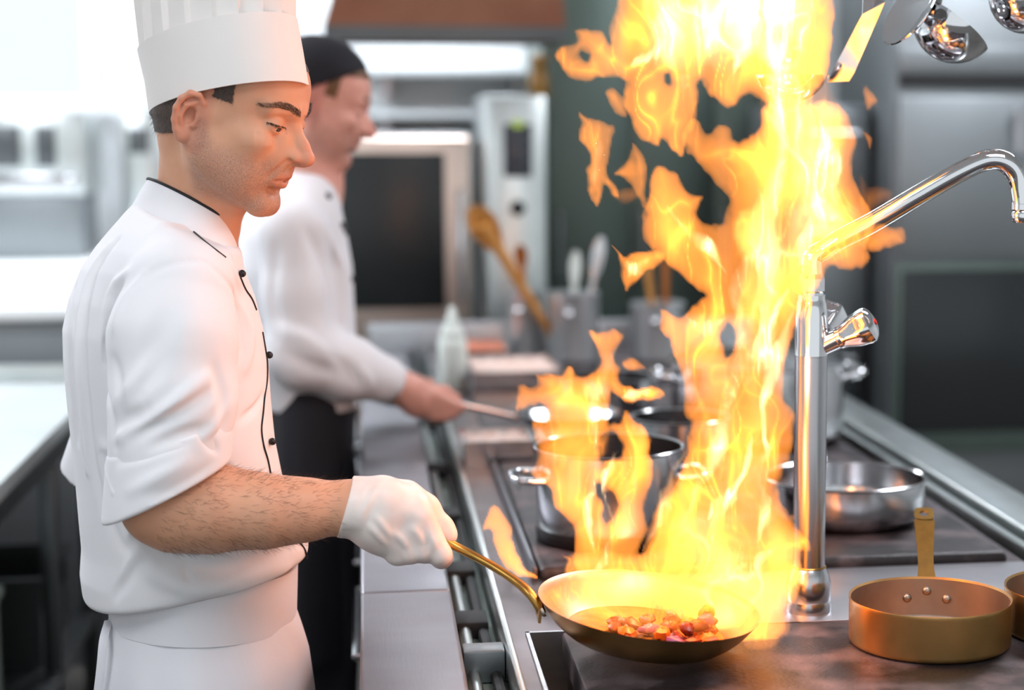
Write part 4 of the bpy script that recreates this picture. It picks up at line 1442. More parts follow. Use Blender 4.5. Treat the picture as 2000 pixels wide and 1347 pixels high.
def fold(s, src, pts, r, k, mode='u', inset=0.6, Yfix=None, sc=1.75):
    """a cloth fold along a line seen in the picture, laid on the surface src: a soft ridge ('u') or valley ('s')"""
    P = [p for p in src.hits(pts, *((2.15, 3.2) if Yfix is None else (3.6, 5.0))) if p is not None]
    if len(P) < 2:
        return
    P = smooth_path(np.array(P), max(5, 2 * len(P)))
    A = r * sc * (-1 if mode == 'u' else 1)
    w_ = max(k * 0.55, .0048)
    n = len(P) - 1
    L2 = ((P[1:] - P[:-1]) ** 2).sum(1) + 1e-12

    def f(Q):
        best = np.full(len(Q), 1e9)
        par = np.zeros(len(Q))
        for i in range(n):
            a, ba = P[i], P[i + 1] - P[i]
            pa = Q - a
            t = np.minimum(np.maximum(pa @ (ba / L2[i]), 0), 1)
            q = pa - t[:, None] * ba
            e = np.einsum('ij,ij->i', q, q)
            m_ = e < best
            best = np.where(m_, e, best)
            par = np.where(m_, (i + t) / n, par)
        return A * np.exp(-best / (w_ * w_)) * np.sin(np.pi * (0.06 + 0.88 * par)) ** 0.7
    c = (P.min(0) + P.max(0)) / 2
    s.add(f, c, np.linalg.norm(P - c, axis=1).max() + 2.6 * w_, 0, 'd')


# ------------------------------------------------------------------ the chef
CY = 2.62
chef = thing('person', tuple(at(380, 1200, CY) * [1, 1, 0]), 'chef in white jacket, apron and tall white hat, holding the flaming pan', 'person')
HM = head_mat(np.array([-.182, 2.568, 1.610]), 23, 18, 1.03)
HMi = np.linalg.inv(HM)
body = S()
hs = head_sdf(HM)
body.group(hs, HM[:3, 3], 0.2)
nk0, nk1 = np.array([-.222, 2.602, 1.565]), np.array([-.236, 2.622, 1.40])
body.cap(nk0, nk1, .054, .056, k=.035)
hw = lambda p: (HM @ np.array([*p, 1]))[:3]
body.cap(hw((-.012, -.060, -.035)), at(425, 452, 2.590), .010, .008, k=.022)
body.cap(hw((.040, 0, -.092)), at(440, 445, 2.60), .014, .012, k=.03)
# trunk, hidden by the clothes, and legs
pelv = at(385, 1200, CY)
body.cap(nk1 - [.02, 0, .02], [-.262, CY, 1.25], .045, .09, k=.05)
body.cap([-.262, CY, 1.25], pelv, .10, .11, k=.05)
SR, ER = at(345, 580, 2.455), at(305, 985, 2.425)
SL, EL = at(345, 580, 2.79), at(222, 905, 2.85)
body.cap(nk1 - [0, 0, .02], SR, .05, .045, k=.04)
body.cap(nk1 - [0, 0, .02], SL, .05, .045, k=.04)
for s_ in (-1, 1):
    hip = pelv + np.array([0, s_ * .062, -.03])
    knee, ank = np.array([hip[0] + .015, hip[1], .48]), np.array([hip[0] - .01, hip[1], .09])
    body.chain([hip, knee, ank], [.062, .052, .036], k=.03)
    body.cap(ank - [0.02, 0, .035], ank + [.14, 0, -.05], .035, .03, k=.03)
# right arm and the hand on the handle
body.cap(SR, ER, .045, .040, k=.02)
FA = [at(312, 985, 2.42), at(345, 994, 2.418), at(420, 992, 2.415), at(520, 998, 2.412), at(600, 995, 2.415), at(682, 990, 2.42)]
body.chain(FA, [.043, .049, .0515, .0425, .0345, .0305], k=.03)


def hand_ops(s, d):
    s.chain([at(678, 990, 2.42), at(745, 985, 2.418), at(802, 1000, 2.415)], [.030 + d, .032 + d, .029 + d], k=.02)
    s.chain([at(690, 995, 2.42), at(742, 1028, 2.418), at(778, 1058, 2.415)], [.030 + d, .030 + d, .024 + d], k=.02)
    s.chain([at(735, 968, 2.428), at(795, 968, 2.432), at(832, 992, 2.436), at(864, 1030, 2.436), at(875, 1045, 2.432)], [.014 + d, .0155 + d, .0145 + d, .0115 + d, .0105 + d], k=.012)
    fing = [([at(822, 1010, 2.405), at(860, 1083, 2.403), at(862, 1088, 2.432), at(850, 1062, 2.450)], [.0165, .0125, .012, .010]),
            ([at(805, 1030, 2.402), at(824, 1076, 2.402), at(828, 1078, 2.435), at(824, 1050, 2.452)], [.0155, .0115, .0115, .010]),
            ([at(788, 1045, 2.402), at(797, 1079, 2.403), at(800, 1080, 2.436), at(796, 1052, 2.452)], [.015, .0120, .0115, .010]),
            ([at(765, 1052, 2.404), at(776, 1082, 2.408), at(778, 1080, 2.436), at(772, 1050, 2.450)], [.014, .0115, .011, .0095])]
    for P, R_ in fing:
        s.chain(P, [q + d for q in R_], k=.007)


hand_ops(body, 0.0)
# left arm, behind the body
body.cap(SL, EL, .045, .040, k=.02)
LW = at(470, 1000, 2.93)
body.chain([EL, (EL + LW) / 2, LW], [.042, .045, .03], k=.02)
for i in range(4):
    q = LW + np.array([.06, 0, -.02 + .018 * (1.5 - i)])
    body.chain([LW + [.02, 0, .012 * (1.5 - i)], q, q + [.035, -.01, -.012]], [.018, .0095, .008], k=.006)
body.chain([LW, LW + [.035, -.03, .03], LW + [.065, -.035, .03]], [.018, .011, .009], k=.006)

V, Fc = mesh_sdf(body, axis_grid([(-.52, -.33, .006), (-.33, -.05, .0017), (-.05, .13, .0022)]),
                 axis_grid([(2.33, 2.47, .0022), (2.47, 2.66, .0019), (2.66, 3.02, .005)]),
                 axis_grid([(0.0, .94, .010), (.94, 1.17, .0022), (1.17, 1.43, .006), (1.43, 1.76, .0017)]))
V = relax(V, Fc, 2, 0.4)
bodyN = vnormals(V, Fc)
bodyV, bodyF = V, Fc
part_np('body', V, Fc, 'skin', chef, {'mask': skin_attr(V, HMi)})

# hair: the cropped patch below the hat, grown from the scalp
Q = V @ HMi[:3, :3].T + HMi[:3, 3]
qx, qy, qz = Q[:, 0], np.abs(Q[:, 1]), Q[:, 2]


def hair_mask(qx, qy, qz):
    back = (qx < -.034) & (qz > -.052 + .30 * np.clip(qx + .09, -1, .06))
    over = (qx >= -.04) & (qx < .018) & (qz > .040)
    burn = (qx >= .004) & (qx < .037) & (qz > .027)
    front = (qx >= .034) & (qz > .075 + (qx - .03) * 0.2)
    return (back | over | burn | front) & (np.linalg.norm(Q - [0, 0, .04], axis=1) < .16)


hm = hair_mask(qx, qy, qz) & ~((qy > .0745) & (qx > -.045) & (qx < .01) & (qz < .055))
hf = bodyF[hm[bodyF].all(1)]
used = np.unique(hf)
rem = np.full(len(V), -1); rem[used] = np.arange(len(used))
part_np('hair', V[used] + bodyN[used] * .0016, rem[hf], 'hair', chef)
sel = used[rng.permutation(len(used))[:2600]]
vis = sel[(V[sel][:, 2] < np.where(qx[sel] < -.02, 1.615, 1.655))]
strands('hair_fringe', V[vis], bodyN[vis] * .55 + np.array([-.12, 0, -.8]) + rng.normal(size=(len(vis), 3)) * .12, .009, .00022, 'hair_strand', chef, seed=4)

# eyes, lashes, brows
for s_ in (-1, 1):
    ec = hw((.0800, s_ * .0325, .0135))
    g = sphere((0, 0, 0), .0128, 24, 16)
    ob = part('eyeball', (g[0] + ec, g[1]), 'eyewhite', chef)
    look = HM[:3, :3] @ np.array([.9, s_ * -.02, -.38]); look /= np.linalg.norm(look)
    x_ = np.cross(look, [0, 0, 1]); x_ /= np.linalg.norm(x_)
    part('iris', xf(lathe([(.0070, .0108), (.0066, .0115), (.0034, .0129), (1e-5, .0132)], (0, 0, 0), 24), frame_m(ec, x_, np.cross(look, x_), look)), 'iris', ob)


def strokes(name, poly, wid, n, L, r, dirpx, m, parent, seed, src=body):
    rg = np.random.default_rng(seed)
    poly = np.array(poly, float)
    roots, dirs = [], []
    d = np.r_[0, np.cumsum(np.linalg.norm(np.diff(poly, axis=0), axis=1))]
    ss = rg.uniform(0, d[-1], n)
    xs_, ys_ = np.interp(ss, d, poly[:, 0]), np.interp(ss, d, poly[:, 1]) + rg.uniform(-wid, wid, n)
    A = src.hits(list(zip(xs_, ys_)))
    Bq = src.hits(list(zip(xs_ + dirpx[0], ys_ + dirpx[1])))
    for p, q in zip(A, Bq):
        if p is None:
            continue
        dv = (q - p) if q is not None else np.array([dirpx[0], 0, -dirpx[1]]) / 1400
        dv = dv / (np.linalg.norm(dv) + 1e-9) + np.array([0, -.28, 0]) + rg.normal(size=3) * .12
        roots.append(p); dirs.append(dv)
    if not roots:
        return None
    return strands(name, np.array(roots), np.array(dirs), L, r, m, parent, seed=seed)


for s_ in (-1, 1):
    yb = np.array([.008, .018, .030, .044, .060])
    zb_ = np.interp(qy, yb, [.0335, .0375, .0415, .0415, .036])
    wb_ = np.interp(qy, yb, [.0036, .0046, .0046, .0038, .0024])
    mk = (np.sign(Q[:, 1]) == s_) & (np.abs(qz - zb_) < wb_) & (qx > .055) & (qy > .008) & (qy < .060)
    ids = np.nonzero(mk)[0]
    ids = ids[rng.permutation(len(ids))[:560]]
    dv = HM[:3, :3] @ np.array([-.35, s_ * .9, .28])
    strands('eyebrow', bodyV[ids], bodyN[ids] * .45 + dv + rng.normal(size=(len(ids), 3)) * .12, .0075, .00030, 'hair_strand', chef, seed=5 + s_)
strokes('eyelashes', [(521, 238), (530, 240), (540, 244), (552, 247), (558, 249)], 0.8, 70, .0045, .00028, (1.5, 6), 'hair_strand', chef, 7, hs)
# hair on the forearm
fm = (bodyV[:, 0] > -.27) & (bodyV[:, 0] < -.04) & (bodyV[:, 2] > 1.0) & (bodyV[:, 2] < 1.17) & (bodyV[:, 1] < 2.47)
ids = np.nonzero(fm)[0]
ids = ids[rng.permutation(len(ids))[:1500]]
strands('arm_hair', bodyV[ids], bodyN[ids] * .45 + np.array([.9, 0, -.15]) + rng.normal(size=(len(ids), 3)) * .25, .013, .00016, 'armhair', chef, seed=8)

# ---- glove on the right hand
gl = S()
hand_ops(gl, 0.0022)
gl.chain([at(700, 985, 2.42), at(678, 987, 2.42), at(664, 988, 2.42)], [.0345, .0362, .0395], k=.01)
gsrc = gl
wr = S()
wr.group(gl, at(780, 1010, 2.42), 0.16)
for pts, r_, k_, md in ([[(738, 948), (722, 975), (704, 1005), (688, 1030)], .0028, .004, 'u'], [[(722, 945), (708, 965), (694, 1000), (680, 1028)], .0022, .004, 'u'],
                        [[(722, 1028), (738, 1045), (752, 1062)], .0018, .006, 'u'], [[(735, 1010), (750, 1030), (764, 1050)], .0014, .006, 'u'], [[(842, 1045), (848, 1062), (842, 1078)], .0012, .005, 'u'], [[(712, 1000), (705, 1020), (700, 1035)], .0018, .005, 'u'],
                        [[(770, 1040), (785, 1055), (796, 1070)], .0014, .007, 'u'], [[(806, 1032), (820, 1050), (826, 1066)], .0014, .007, 'u'], [[(700, 950), (690, 985), (676, 1020)], .0018, .005, 'u']):
    fold(wr, gl, pts, r_, k_, md, sc=1.9)
pa, pb = at(689, 934, 2.42), at(660, 1036, 2.42)
nrm = np.array([-(pa[2] - pb[2]), 0, (pa[0] - pb[0])]); nrm = nrm * (1 if nrm[0] < 0 else -1)
wr.plane(pa, nrm)
inner = S().chain([at(640, 990, 2.42), at(682, 988, 2.42), at(712, 986, 2.42)], [.0345, .0325, .026])
wr.group(inner, at(680, 990, 2.42), .12, 0, 's')
V, Fc = mesh_sdf(wr, axis_grid([(-.055, .125, .0018)]), axis_grid([(2.36, 2.475, .0019)]), axis_grid([(1.005, 1.15, .0018)]))
V = relax(V, Fc, 1, 0.4)
part_np('glove', V, Fc, 'glove', chef)

# ---- jacket
rowsJ = [(398, 266, 450, .075), (420, 243, 456, .098), (450, 212, 461, .122), (480, 186, 466, .140), (520, 158, 475, .152), (580, 134, 497, .162), (640, 122, 512, .166), (700, 124, 522, .166), (780, 131, 527, .164), (860, 140, 535, .162),
         (930, 148, 549, .160), (1000, 155, 584, .160), (1060, 161, 600, .160), (1110, 158, 598, .160), (1150, 163, 588, .158), (1185, 182, 584, .152), (1205, 206, 581, .146)]
tf, tc_, tr_ = torso_sdf(rowsJ, CY, 13)
jk = S()
jk.add(tf, tc_, tr_)
jk.cap(at(345, 485, 2.62), at(350, 552, 2.46), .050, .058, k=.05)      # near shoulder
jk.cap(at(345, 485, 2.62), at(340, 552, 2.79), .050, .058, k=.05)
src0 = S().add(tf, tc_, tr_)
slv = S()
slv.chain([at(350, 575, 2.462), at(338, 660, 2.440), at(338, 780, 2.425), at(330, 870, 2.420), at(325, 960, 2.418), at(325, 1010, 2.418)], [.070, .0795, .0785, .072, .070, .070], k=.02)
ssrc = S(); ssrc.group(slv, at(340, 760, 2.43), .4)
for pts, r_, k_, md in ([[(226, 858), (285, 825), (345, 780), (402, 738)], .007, .016, 'u'], [[(250, 852), (320, 822), (375, 790), (412, 765)], .007, .016, 's'],
                        [[(228, 790), (262, 745), (300, 690)], .005, .018, 'u'], [[(235, 830), (300, 800), (350, 760)], .006, .02, 's'],
                        [[(222, 640), (245, 580), (280, 540)], .005, .014, 'u'], [[(222, 700), (232, 770), (232, 830)], .005, .012, 's'],
                        [[(420, 720), (438, 775), (432, 830)], .006, .016, 's'], [[(400, 850), (420, 830), (440, 790)], .005, .012, 'u'], [[(330, 600), (300, 680), (275, 760)], .005, .03, 's'], [[(300, 870), (350, 850), (400, 835)], .005, .014, 's']):
    fold(slv, ssrc, pts, r_, k_, md, 0.55)
ha, hb = at(240, 1004, 2.42), at(436, 906, 2.42)
hn = np.array([(hb[2] - ha[2]), 0, -(hb[0] - ha[0])])
slv.plane(ha, hn)
slv.group(S().chain([at(330, 930, 2.42), at(318, 1040, 2.42)], [.058, .063]), at(325, 1000, 2.42), .14, 0.002, 's')
jk.group(slv, at(340, 760, 2.43), 0.42, k=.010)
# left sleeve
sl2 = S()
EL2 = EL + (EL - SL) * 0.22
sl2.chain([SL + [0, .01, .0], (SL + EL) / 2 + [0, .01, 0], EL2], [.070, .078, .072], k=.02)
sl2.plane(at(200, 938, 2.85), EL - SL)
sl2.cap(EL, EL2 + (EL - SL) * .2, .058, .064, 0.002, 's')
jk.group(sl2, (SL + EL) / 2, .35, k=.012)
ka, kb2 = at(255, 390, 2.64), at(470, 484, 2.60)
jk.plane(ka, [-(kb2[2] - ka[2]), 0, kb2[0] - ka[0]], k=.006)
jsrc = S(); jsrc.group(jk, tc_, .8)
for pts, r_, k_, md in ([[(228, 470), (190, 520), (168, 590), (160, 680), (168, 800), (180, 900), (200, 985), (240, 1070)], .0060, .012, 's'],
                        [[(212, 478), (176, 530), (158, 600), (151, 690), (160, 820), (172, 920)], .0055, .012, 'u'],
                        [[(172, 500), (146, 560), (136, 640), (140, 740), (150, 860)], .0050, .012, 's'],
                        [[(250, 530), (222, 560), (207, 620), (200, 700)], .0045, .012, 'u'],
                        [[(238, 555), (214, 610), (208, 700), (214, 800), (222, 870)], .0060, .012, 's'],
                        [[(262, 560), (300, 530), (350, 512), (400, 510)], .0030, .008, 's'],
                        [[(400, 512), (440, 545), (462, 600), (472, 680)], .0030, .009, 's'],
                        [[(430, 480), (452, 520), (470, 560)], .0035, .012, 'u'],
                        [[(476, 600), (490, 650), (480, 720)], .0045, .014, 'u'], [[(515, 770), (480, 815), (440, 862)], .0035, .010, 's'],
                        [[(200, 870), (225, 960), (255, 1040), (300, 1100)], .0050, .014, 'u'],
                        [[(240, 1140), (255, 1100), (275, 1070)], .005, .012, 'u'], [[(225, 1165), (250, 1120), (262, 1085)], .005, .012, 's'],
                        [[(330, 1080), (400, 1105), (480, 1100), (560, 1075)], .006, .02, 's'], [[(300, 1120), (380, 1150), (470, 1150), (560, 1120)], .007, .022, 'u'],
                        [[(400, 1170), (480, 1150), (550, 1128)], .005, .014, 's'], [[(360, 1060), (365, 1120), (380, 1170)], .002, .008, 's'],
                        [[(270, 400), (300, 395), (345, 402), (400, 440)], .0035, .01, 's'], [[(300, 450), (340, 440), (390, 455)], .0035, .016, 'u']):
    fold(jk, jsrc, pts, r_, k_, md, 0.55)
# hem: jacket blouses over the apron waistband
pA, pB = at(205, 1203, 2.5), at(592, 1118, 2.5)
jk.plane(pA + [0, 0, -.002], [(pB[2] - pA[2]), 0, -(pB[0] - pA[0])], k=.012)
V, Fc = mesh_sdf(jk, axis_grid([(-.47, -.03, .0030)]), axis_grid([(2.33, 2.62, .0030), (2.62, 2.96, .0045)]), axis_grid([(.88, 1.52, .0030)]))
V = relax(V, Fc, 2, 0.5)
jack = part_np('jacket', V, Fc, 'cloth', chef)
# rolled cuffs
cf = S().chain([at(334, 850, 2.42), at(326, 960, 2.418), at(322, 1012, 2.418)], [.0785, .0795, .0795])
csrc = S(); csrc.group(cf, at(328, 930, 2.42), .2)
for pts, r_, k_, md in ([[(232, 900), (300, 880), (370, 862)], .004, .012, 's'], [[(255, 960), (310, 930), (365, 900)], .004, .014, 'u'], [[(392, 842), (408, 862), (424, 880)], .005, .010, 's'], [[(300, 975), (360, 945), (415, 905)], .003, .014, 's']):
    fold(cf, csrc, pts, r_, k_, md, 0.55)
ca, cb = at(216, 884, 2.42), at(414, 824, 2.42)
cf.plane(ca, [-(cb[2] - ca[2]), 0, (cb[0] - ca[0])], k=.004)
cf.plane(ha, hn, k=.005)
cf.group(S().chain([at(335, 880, 2.42), at(318, 1040, 2.42)], [.060, .0655]), at(326, 960, 2.42), .16, 0.002, 's')
V, Fc = mesh_sdf(cf, axis_grid([(-.36, -.16, .0028)]), axis_grid([(2.325, 2.51, .0030)]), axis_grid([(1.07, 1.24, .0028)]))
V = relax(V, Fc, 2, 0.5)
part_np('sleeve_cuff', V, Fc, 'cloth', jack)

# stand collar with black piping
ct = ring_pts(at(289, 351, 2.635), at(457, 440, 2.60), .064, 80, raise_near=.012, raise_far=.004)
cm = ring_pts(at(274, 376, 2.64), at(461, 468, 2.60), .072, 80, raise_near=.013)
cb_ = ring_pts(at(255, 408, 2.64), at(466, 500, 2.60), .083, 80, raise_near=.008)
part('collar', shell([ct, cm, cb_], .004), 'cloth', jack, angle=70)
part('collar_piping', tube(np.vstack([ct, ct[:1]]), .0021, 8, caps=False), 'pipe', jack)


def piping(pts, r_, Yf, name='piping'):
    P = []
    for (px, py), p in zip(pts, jk.hits(pts)):
        if p is None or p[1] > Yf + 0.12:
            p = at(px, py, Yf)
        P.append(p - ray(px, py) * 0.0006)
    P = smooth_path(np.array(P), 60)
    return part(name, tube(P, r_, 6), 'pipe', jack)


piping([(353, 436), (378, 452), (402, 472), (424, 489), (441, 502)], .0011, 2.55, 'shoulder_piping')
piping([(470, 542), (480, 565), (492, 583), (501, 605)], .0013, 2.60, 'front_piping')
piping([(513, 648), (517, 672), (522, 705), (522, 740), (517, 775), (514, 808), (511, 838), (515, 868), (524, 900), (531, 938)], .0013, 2.60, 'front_piping')
piping([(577, 1052), (588, 1062), (596, 1074), (600, 1090)], .0013, 2.58, 'front_piping')
for i, (px, py) in enumerate(((473, 534), (526, 693), (532, 862))):
    p = jk.hits([(px - 4, py)])[0]
    p = at(px, py, 2.57) if p is None else at(px, py, p[1] - .003)
    part('button', sphere(p, (.0052, .0052, .0052), 14, 10), 'button', jack)

# apron, waistband, trousers, shoes
wb = [ring_pts(at(a, py, CY), at(b, py, CY), .150, 90) for py, a, b in ((1100, 206, 582), (1150, 212, 581), (1190, 214, 580), (1207, 214, 580))]
sk_ = skirt([(1195, 214, 578, .146), (1230, 203, 590, .150), (1270, 193, 602, .156), (1347, 186, 613, .166), (1500, 182, 622, .18), (1750, 178, 630, .19)], CY, np.linspace(at(400, 1196, CY)[2], 0.46, 40), folds=.0075)
apron = part('apron', shell(sk_, .003), 'apron', chef, angle=None)
part('waistband', shell(wb, .004), 'apron', apron, angle=70)
part('apron_tie', tube(smooth_path([at(212, 1212, CY - .05), at(202, 1250, CY - .09), at(197, 1300, CY - .10), at(190, 1360, CY - .10)], 20), .006, 10, flat=0.25), 'apron', apron)
for s_ in (-1, 1):
    hip = pelv + np.array([0, s_ * .062, .0])
    rr = []
    for z, r_, dx in ((.84, .085, 0), (.7, .085, .005), (.5, .085, .012), (.3, .08, .004), (.085, .075, -.008)):
        rr.append(np.array([(hip[0] + dx + r_ * math.cos(a) * 1.1, hip[1] + r_ * .82 * math.sin(a), z) for a in np.linspace(0, 2 * math.pi, 32, endpoint=False)]))
    part('trouser_leg', loft(rr), 'darkcloth', chef)
    sh = S().ell((hip[0] + .05, hip[1], .032), (.15, .05, .042)).ell((hip[0] - .03, hip[1], .06), (.065, .046, .05), k=.03)
    sh.plane((0, 0, 0.0), (0, 0, -1))
    V, Fc = mesh_sdf(sh, axis_grid([(hip[0] - .13, hip[0] + .22, .006)]), axis_grid([(hip[1] - .08, hip[1] + .08, .006)]), axis_grid([(-.012, .13, .006)]))
    part_np('shoe', V, Fc, 'shoe', chef)

# ---- tall hat: paper band and pleated crown
hatb, hatf = at(297, 228, 2.615), at(600, 165, 2.515)
yl = np.array([0.22, 0.975, 0])
b0 = ring_pts(hatb, hatf, .089, 120, raise_near=.014, raise_far=.0, ylat=yl)
m0 = ring_pts(at(289, 168, 2.615), at(589, 100, 2.515), .091, 120, raise_near=.015, ylat=yl)
b1 = ring_pts(at(275, 108, 2.615), at(577, 34, 2.515), .092, 120, raise_near=.016, ylat=yl)
hat = part('chef_hat', shell([b0, m0, b1], .0025), 'paper', chef, angle=70)
rings = []
c1 = b1.mean(0)
axu = np.array([-.03, 0, 1.0])
for j, s in enumerate(np.linspace(0, 1, 26)):
    hgt = -.012 + .235 * s
    gro = 0.955 + 0.06 * s - (0.0 if s < .86 else ((s - .86) / .14) ** 2 * .55)
    r = []
    for k in range(480):
        a = 2 * math.pi * k / 480
        base = np.array([np.interp(k / 4, np.arange(121), np.r_[b1[:, q], b1[0, q]]) for q in range(3)]) - c1
        base[2] *= max(0, 1 - s * 1.2)
        ph = (k / 480 * 19) % 1.0
        saw = (ph if ph < .86 else (1 - ph) / .14 * .86) - .43
        amp = .006 + .012 * min(1, s * 1.6)
        q = base * gro * (1 + amp * saw / .1)
        r.append(c1 + q + axu * hgt)
    rings.append(np.array(r))
part('pleated_crown', loft(rings, False, True), 'paper', hat, angle=25)

# ------------------------------------------------------------------ the second cook, further along the island
KY = 4.12
cook = thing('person', tuple(at(590, 750, KY) * [1, 1, 0]), 'cook in white jacket, dark cap and black apron behind the chef', 'person')
KM = head_mat(at(622, 207, KY - .02), 4, 18, 1.02)
KMi = np.linalg.inv(KM)
kb_ = S()
ks = head_sdf(KM)
kb_.group(ks, KM[:3, 3], .2)
kn0, kn1 = (KM @ np.array([-.03, 0, -.05, 1]))[:3], at(600, 365, KY)
kb_.cap(kn0, kn1, .054, .06, k=.03)
kp = at(605, 770, KY)
kb_.cap(kn1, at(580, 520, KY), .07, .1, k=.05)
kb_.cap(at(580, 520, KY), kp, .1, .11, k=.05)
KS, KE, KW = at(572, 455, KY - .165), at(590, 690, KY - .19), at(765, 745, KY - .12)
KSl, KEl, KWl = at(572, 455, KY + .165), at(600, 690, KY + .2), at(790, 760, KY + .22)
for a, b, c in ((KS, KE, KW), (KSl, KEl, KWl)):
    kb_.cap(kn1, a, .05, .045, k=.04)
    kb_.chain([a, b, (b + c) / 2, c], [.045, .043, .043, .029], k=.02)
hnd = at(830, 778, KY - .07)
kb_.chain([KW, at(800, 762, KY - .10), hnd], [.029, .034, .032], k=.02)
kb_.chain([KW, at(815, 785, KY - .09), at(845, 800, KY - .07)], [.028, .03, .022], k=.02)
for i, (px, py) in enumerate(((897, 795), (884, 806), (868, 812), (850, 812))):
    kb_.chain([at(845 - 10 * i, 770 + 8 * i, KY - .10), at(px, py, KY - .09), at(px - 4, py + 4, KY - .05), at(px - 14, py - 10, KY - .035)], [.016, .012, .011, .0095], k=.008)
kb_.chain([at(820, 755, KY - .06), at(868, 765, KY - .05), at(892, 778, KY - .05)], [.016, .0125, .010], k=.012)
for i in range(4):
    kb_.chain([KWl, KWl + [.04, 0, -.01 * i], KWl + [.075, -.01, -.012 - .018 * i]], [.026, .013, .009], k=.01)
kb_.chain([KWl, KWl + [.03, -.03, .02], KWl + [.06, -.035, .02]], [.02, .012, .01], k=.01)
for s_ in (-1, 1):
    hip = kp + np.array([0, s_ * .068, -.03])
    kb_.chain([hip, [hip[0] + .015, hip[1], .48], [hip[0] - .01, hip[1], .09]], [.075, .052, .036], k=.03)
    kb_.cap([hip[0] - .03, hip[1], .055], [hip[0] + .13, hip[1], .04], .035, .03, k=.03)
V, Fc = mesh_sdf(kb_, axis_grid([(-.36, -.18, .007), (-.18, .24, .0032)]), axis_grid([(3.86, 4.24, .0034), (4.24, 4.52, .006)]),
                 axis_grid([(0, .93, .012), (.93, 1.13, .0034), (1.13, 1.44, .007), (1.44, 1.78, .0030)]))
V = relax(V, Fc, 1, 0.4)
part_np('body', V, Fc, 'skin_cook', cook, {'mask': skin_attr(V, KMi, .8)})
Q = V @ KMi[:3, :3].T + KMi[:3, 3]
kN = vnormals(V, Fc)
hm = hair_mask(Q[:, 0], np.abs(Q[:, 1]), Q[:, 2]) & ~((np.abs(Q[:, 1]) > .0745) & (Q[:, 0] > -.045) & (Q[:, 0] < .01) & (Q[:, 2] < .055))
hf = Fc[hm[Fc].all(1)]
used = np.unique(hf); rem = np.full(len(V), -1); rem[used] = np.arange(len(used))
M['hair_brown'] = mat('brown_hair', '6a4526', 0, 0.6)
part_np('hair', V[used] + kN[used] * .004, rem[hf], 'hair_brown', cook)
for s_ in (-1, 1):
    ec = (KM @ np.array([.0800, s_ * .0325, .0135, 1]))[:3]
    part('eyeball', sphere(ec, .0128, 16, 10), 'eyewhite', cook)
    P = [(KM @ np.array([x, s_ * y, z, 1]))[:3] for x, y, z in ((.099, .012, .040), (.093, .030, .0455), (.080, .046, .043))]
    part('eyebrow', tube(smooth_path(P, 10), [.003, .004, .002], 8), 'hair_brown', cook)
# cap
cp = S(KM)
cp.ell((-.014, 0, .060), (.108, .088, .088))
cp.plane((.045, 0, .078), (.62, 0, -.80), k=.006)
cp.ell((-.010, 0, .050), (.099, .079, .084), mode='s')
V, Fc = mesh_sdf(cp, axis_grid([(KM[0, 3] - .18, KM[0, 3] + .15, .005)]), axis_grid([(KM[1, 3] - .12, KM[1, 3] + .12, .005)]), axis_grid([(KM[2, 3] - .08, KM[2, 3] + .19, .005)]))
V = relax(V, Fc, 2, .5)
part_np('cap', V, Fc, 'darkcloth', cook)
# jacket
rowsK = [(338, 545, 645, .075), (365, 520, 655, .105), (400, 490, 664, .135), (450, 468, 676, .155), (520, 458, 688, .165), (600, 462, 692, .165), (700, 480, 697, .162), (755, 500, 702, .158), (790, 510, 702, .156)]
tf2, tc2, tr2 = torso_sdf(rowsK, KY, 5)
kj = S()
kj.add(tf2, tc2, tr2)
kj.cap(at(585, 385, KY), KS + [0, 0, .005], .055, .065, k=.05)
kj.cap(at(585, 385, KY), KSl + [0, 0, .005], .055, .065, k=.05)
CW = KE + (KW - KE) * .90
kj.chain([KS, (KS + KE) / 2, KE, (KE + KW) / 2, CW], [.068, .070, .074, .066, .052], k=.022)
kj.chain([KSl, (KSl + KEl) / 2, KEl, KEl + (KWl - KEl) * .9], [.068, .070, .066, .050], k=.022)
ksrc = S(); ksrc.group(kj, tc2, .8)
for pts, r_, k_, md in ([[(545, 640), (590, 660), (650, 700)], .009, .025, 'u'], [[(560, 690), (620, 720), (690, 735)], .009, .025, 's'], [[(640, 690), (680, 720), (700, 755)], .008, .02, 's'], [[(600, 450), (640, 540), (650, 640)], .009, .025, 's'],
                        [[(620, 430), (668, 520), (672, 620)], .008, .02, 'u'], [[(540, 480), (530, 570), (545, 640)], .008, .02, 's'], [[(700, 720), (718, 740), (722, 765)], .006, .015, 'u']):
    fold(kj, ksrc, pts, r_, k_, md, .4, Yfix=KY)
V, Fc = mesh_sdf(kj, axis_grid([(-.36, .12, .006)]), axis_grid([(3.82, 4.42, .0062)]), axis_grid([(.93, 1.52, .006)]))
V = relax(V, Fc, 2, .5)
kjo = part_np('jacket', V, Fc, 'cloth', cook)
kt = ring_pts(at(563, 318, KY + .01), at(652, 330, KY - .01), .064, 60)
kl = ring_pts(at(548, 352, KY + .01), at(655, 372, KY - .01), .078, 60)
part('collar', shell([kt, kl], .004), 'cloth', kjo, angle=70)
for px, py in ((641, 383), (668, 440), (674, 452), (688, 545)):
    p = kj.hits([(px, py)], 3.6, 5)[0]
    p = at(px, py, KY - .06) if p is None else p
    part('button', sphere(p, .008, 10, 8), 'button', kjo)
rk = skirt([(745, 522, 702, .165), (790, 518, 698, .17), (900, 512, 692, .18), (1400, 500, 688, .2)], KY, np.linspace(at(600, 748, KY)[2], .42, 24), folds=.005, seed=9)
part('apron', shell(rk, .004), 'darkcloth', cook, angle=None)
part('ring', xf(lathe([(.0128, -.003), (.014, -.003), (.014, .003), (.0128, .003)], (0, 0, 0), 20, closed=True), trm(at(872, 768, KY - .05)) @ rotm('Y', 70)), 'ring', cook)
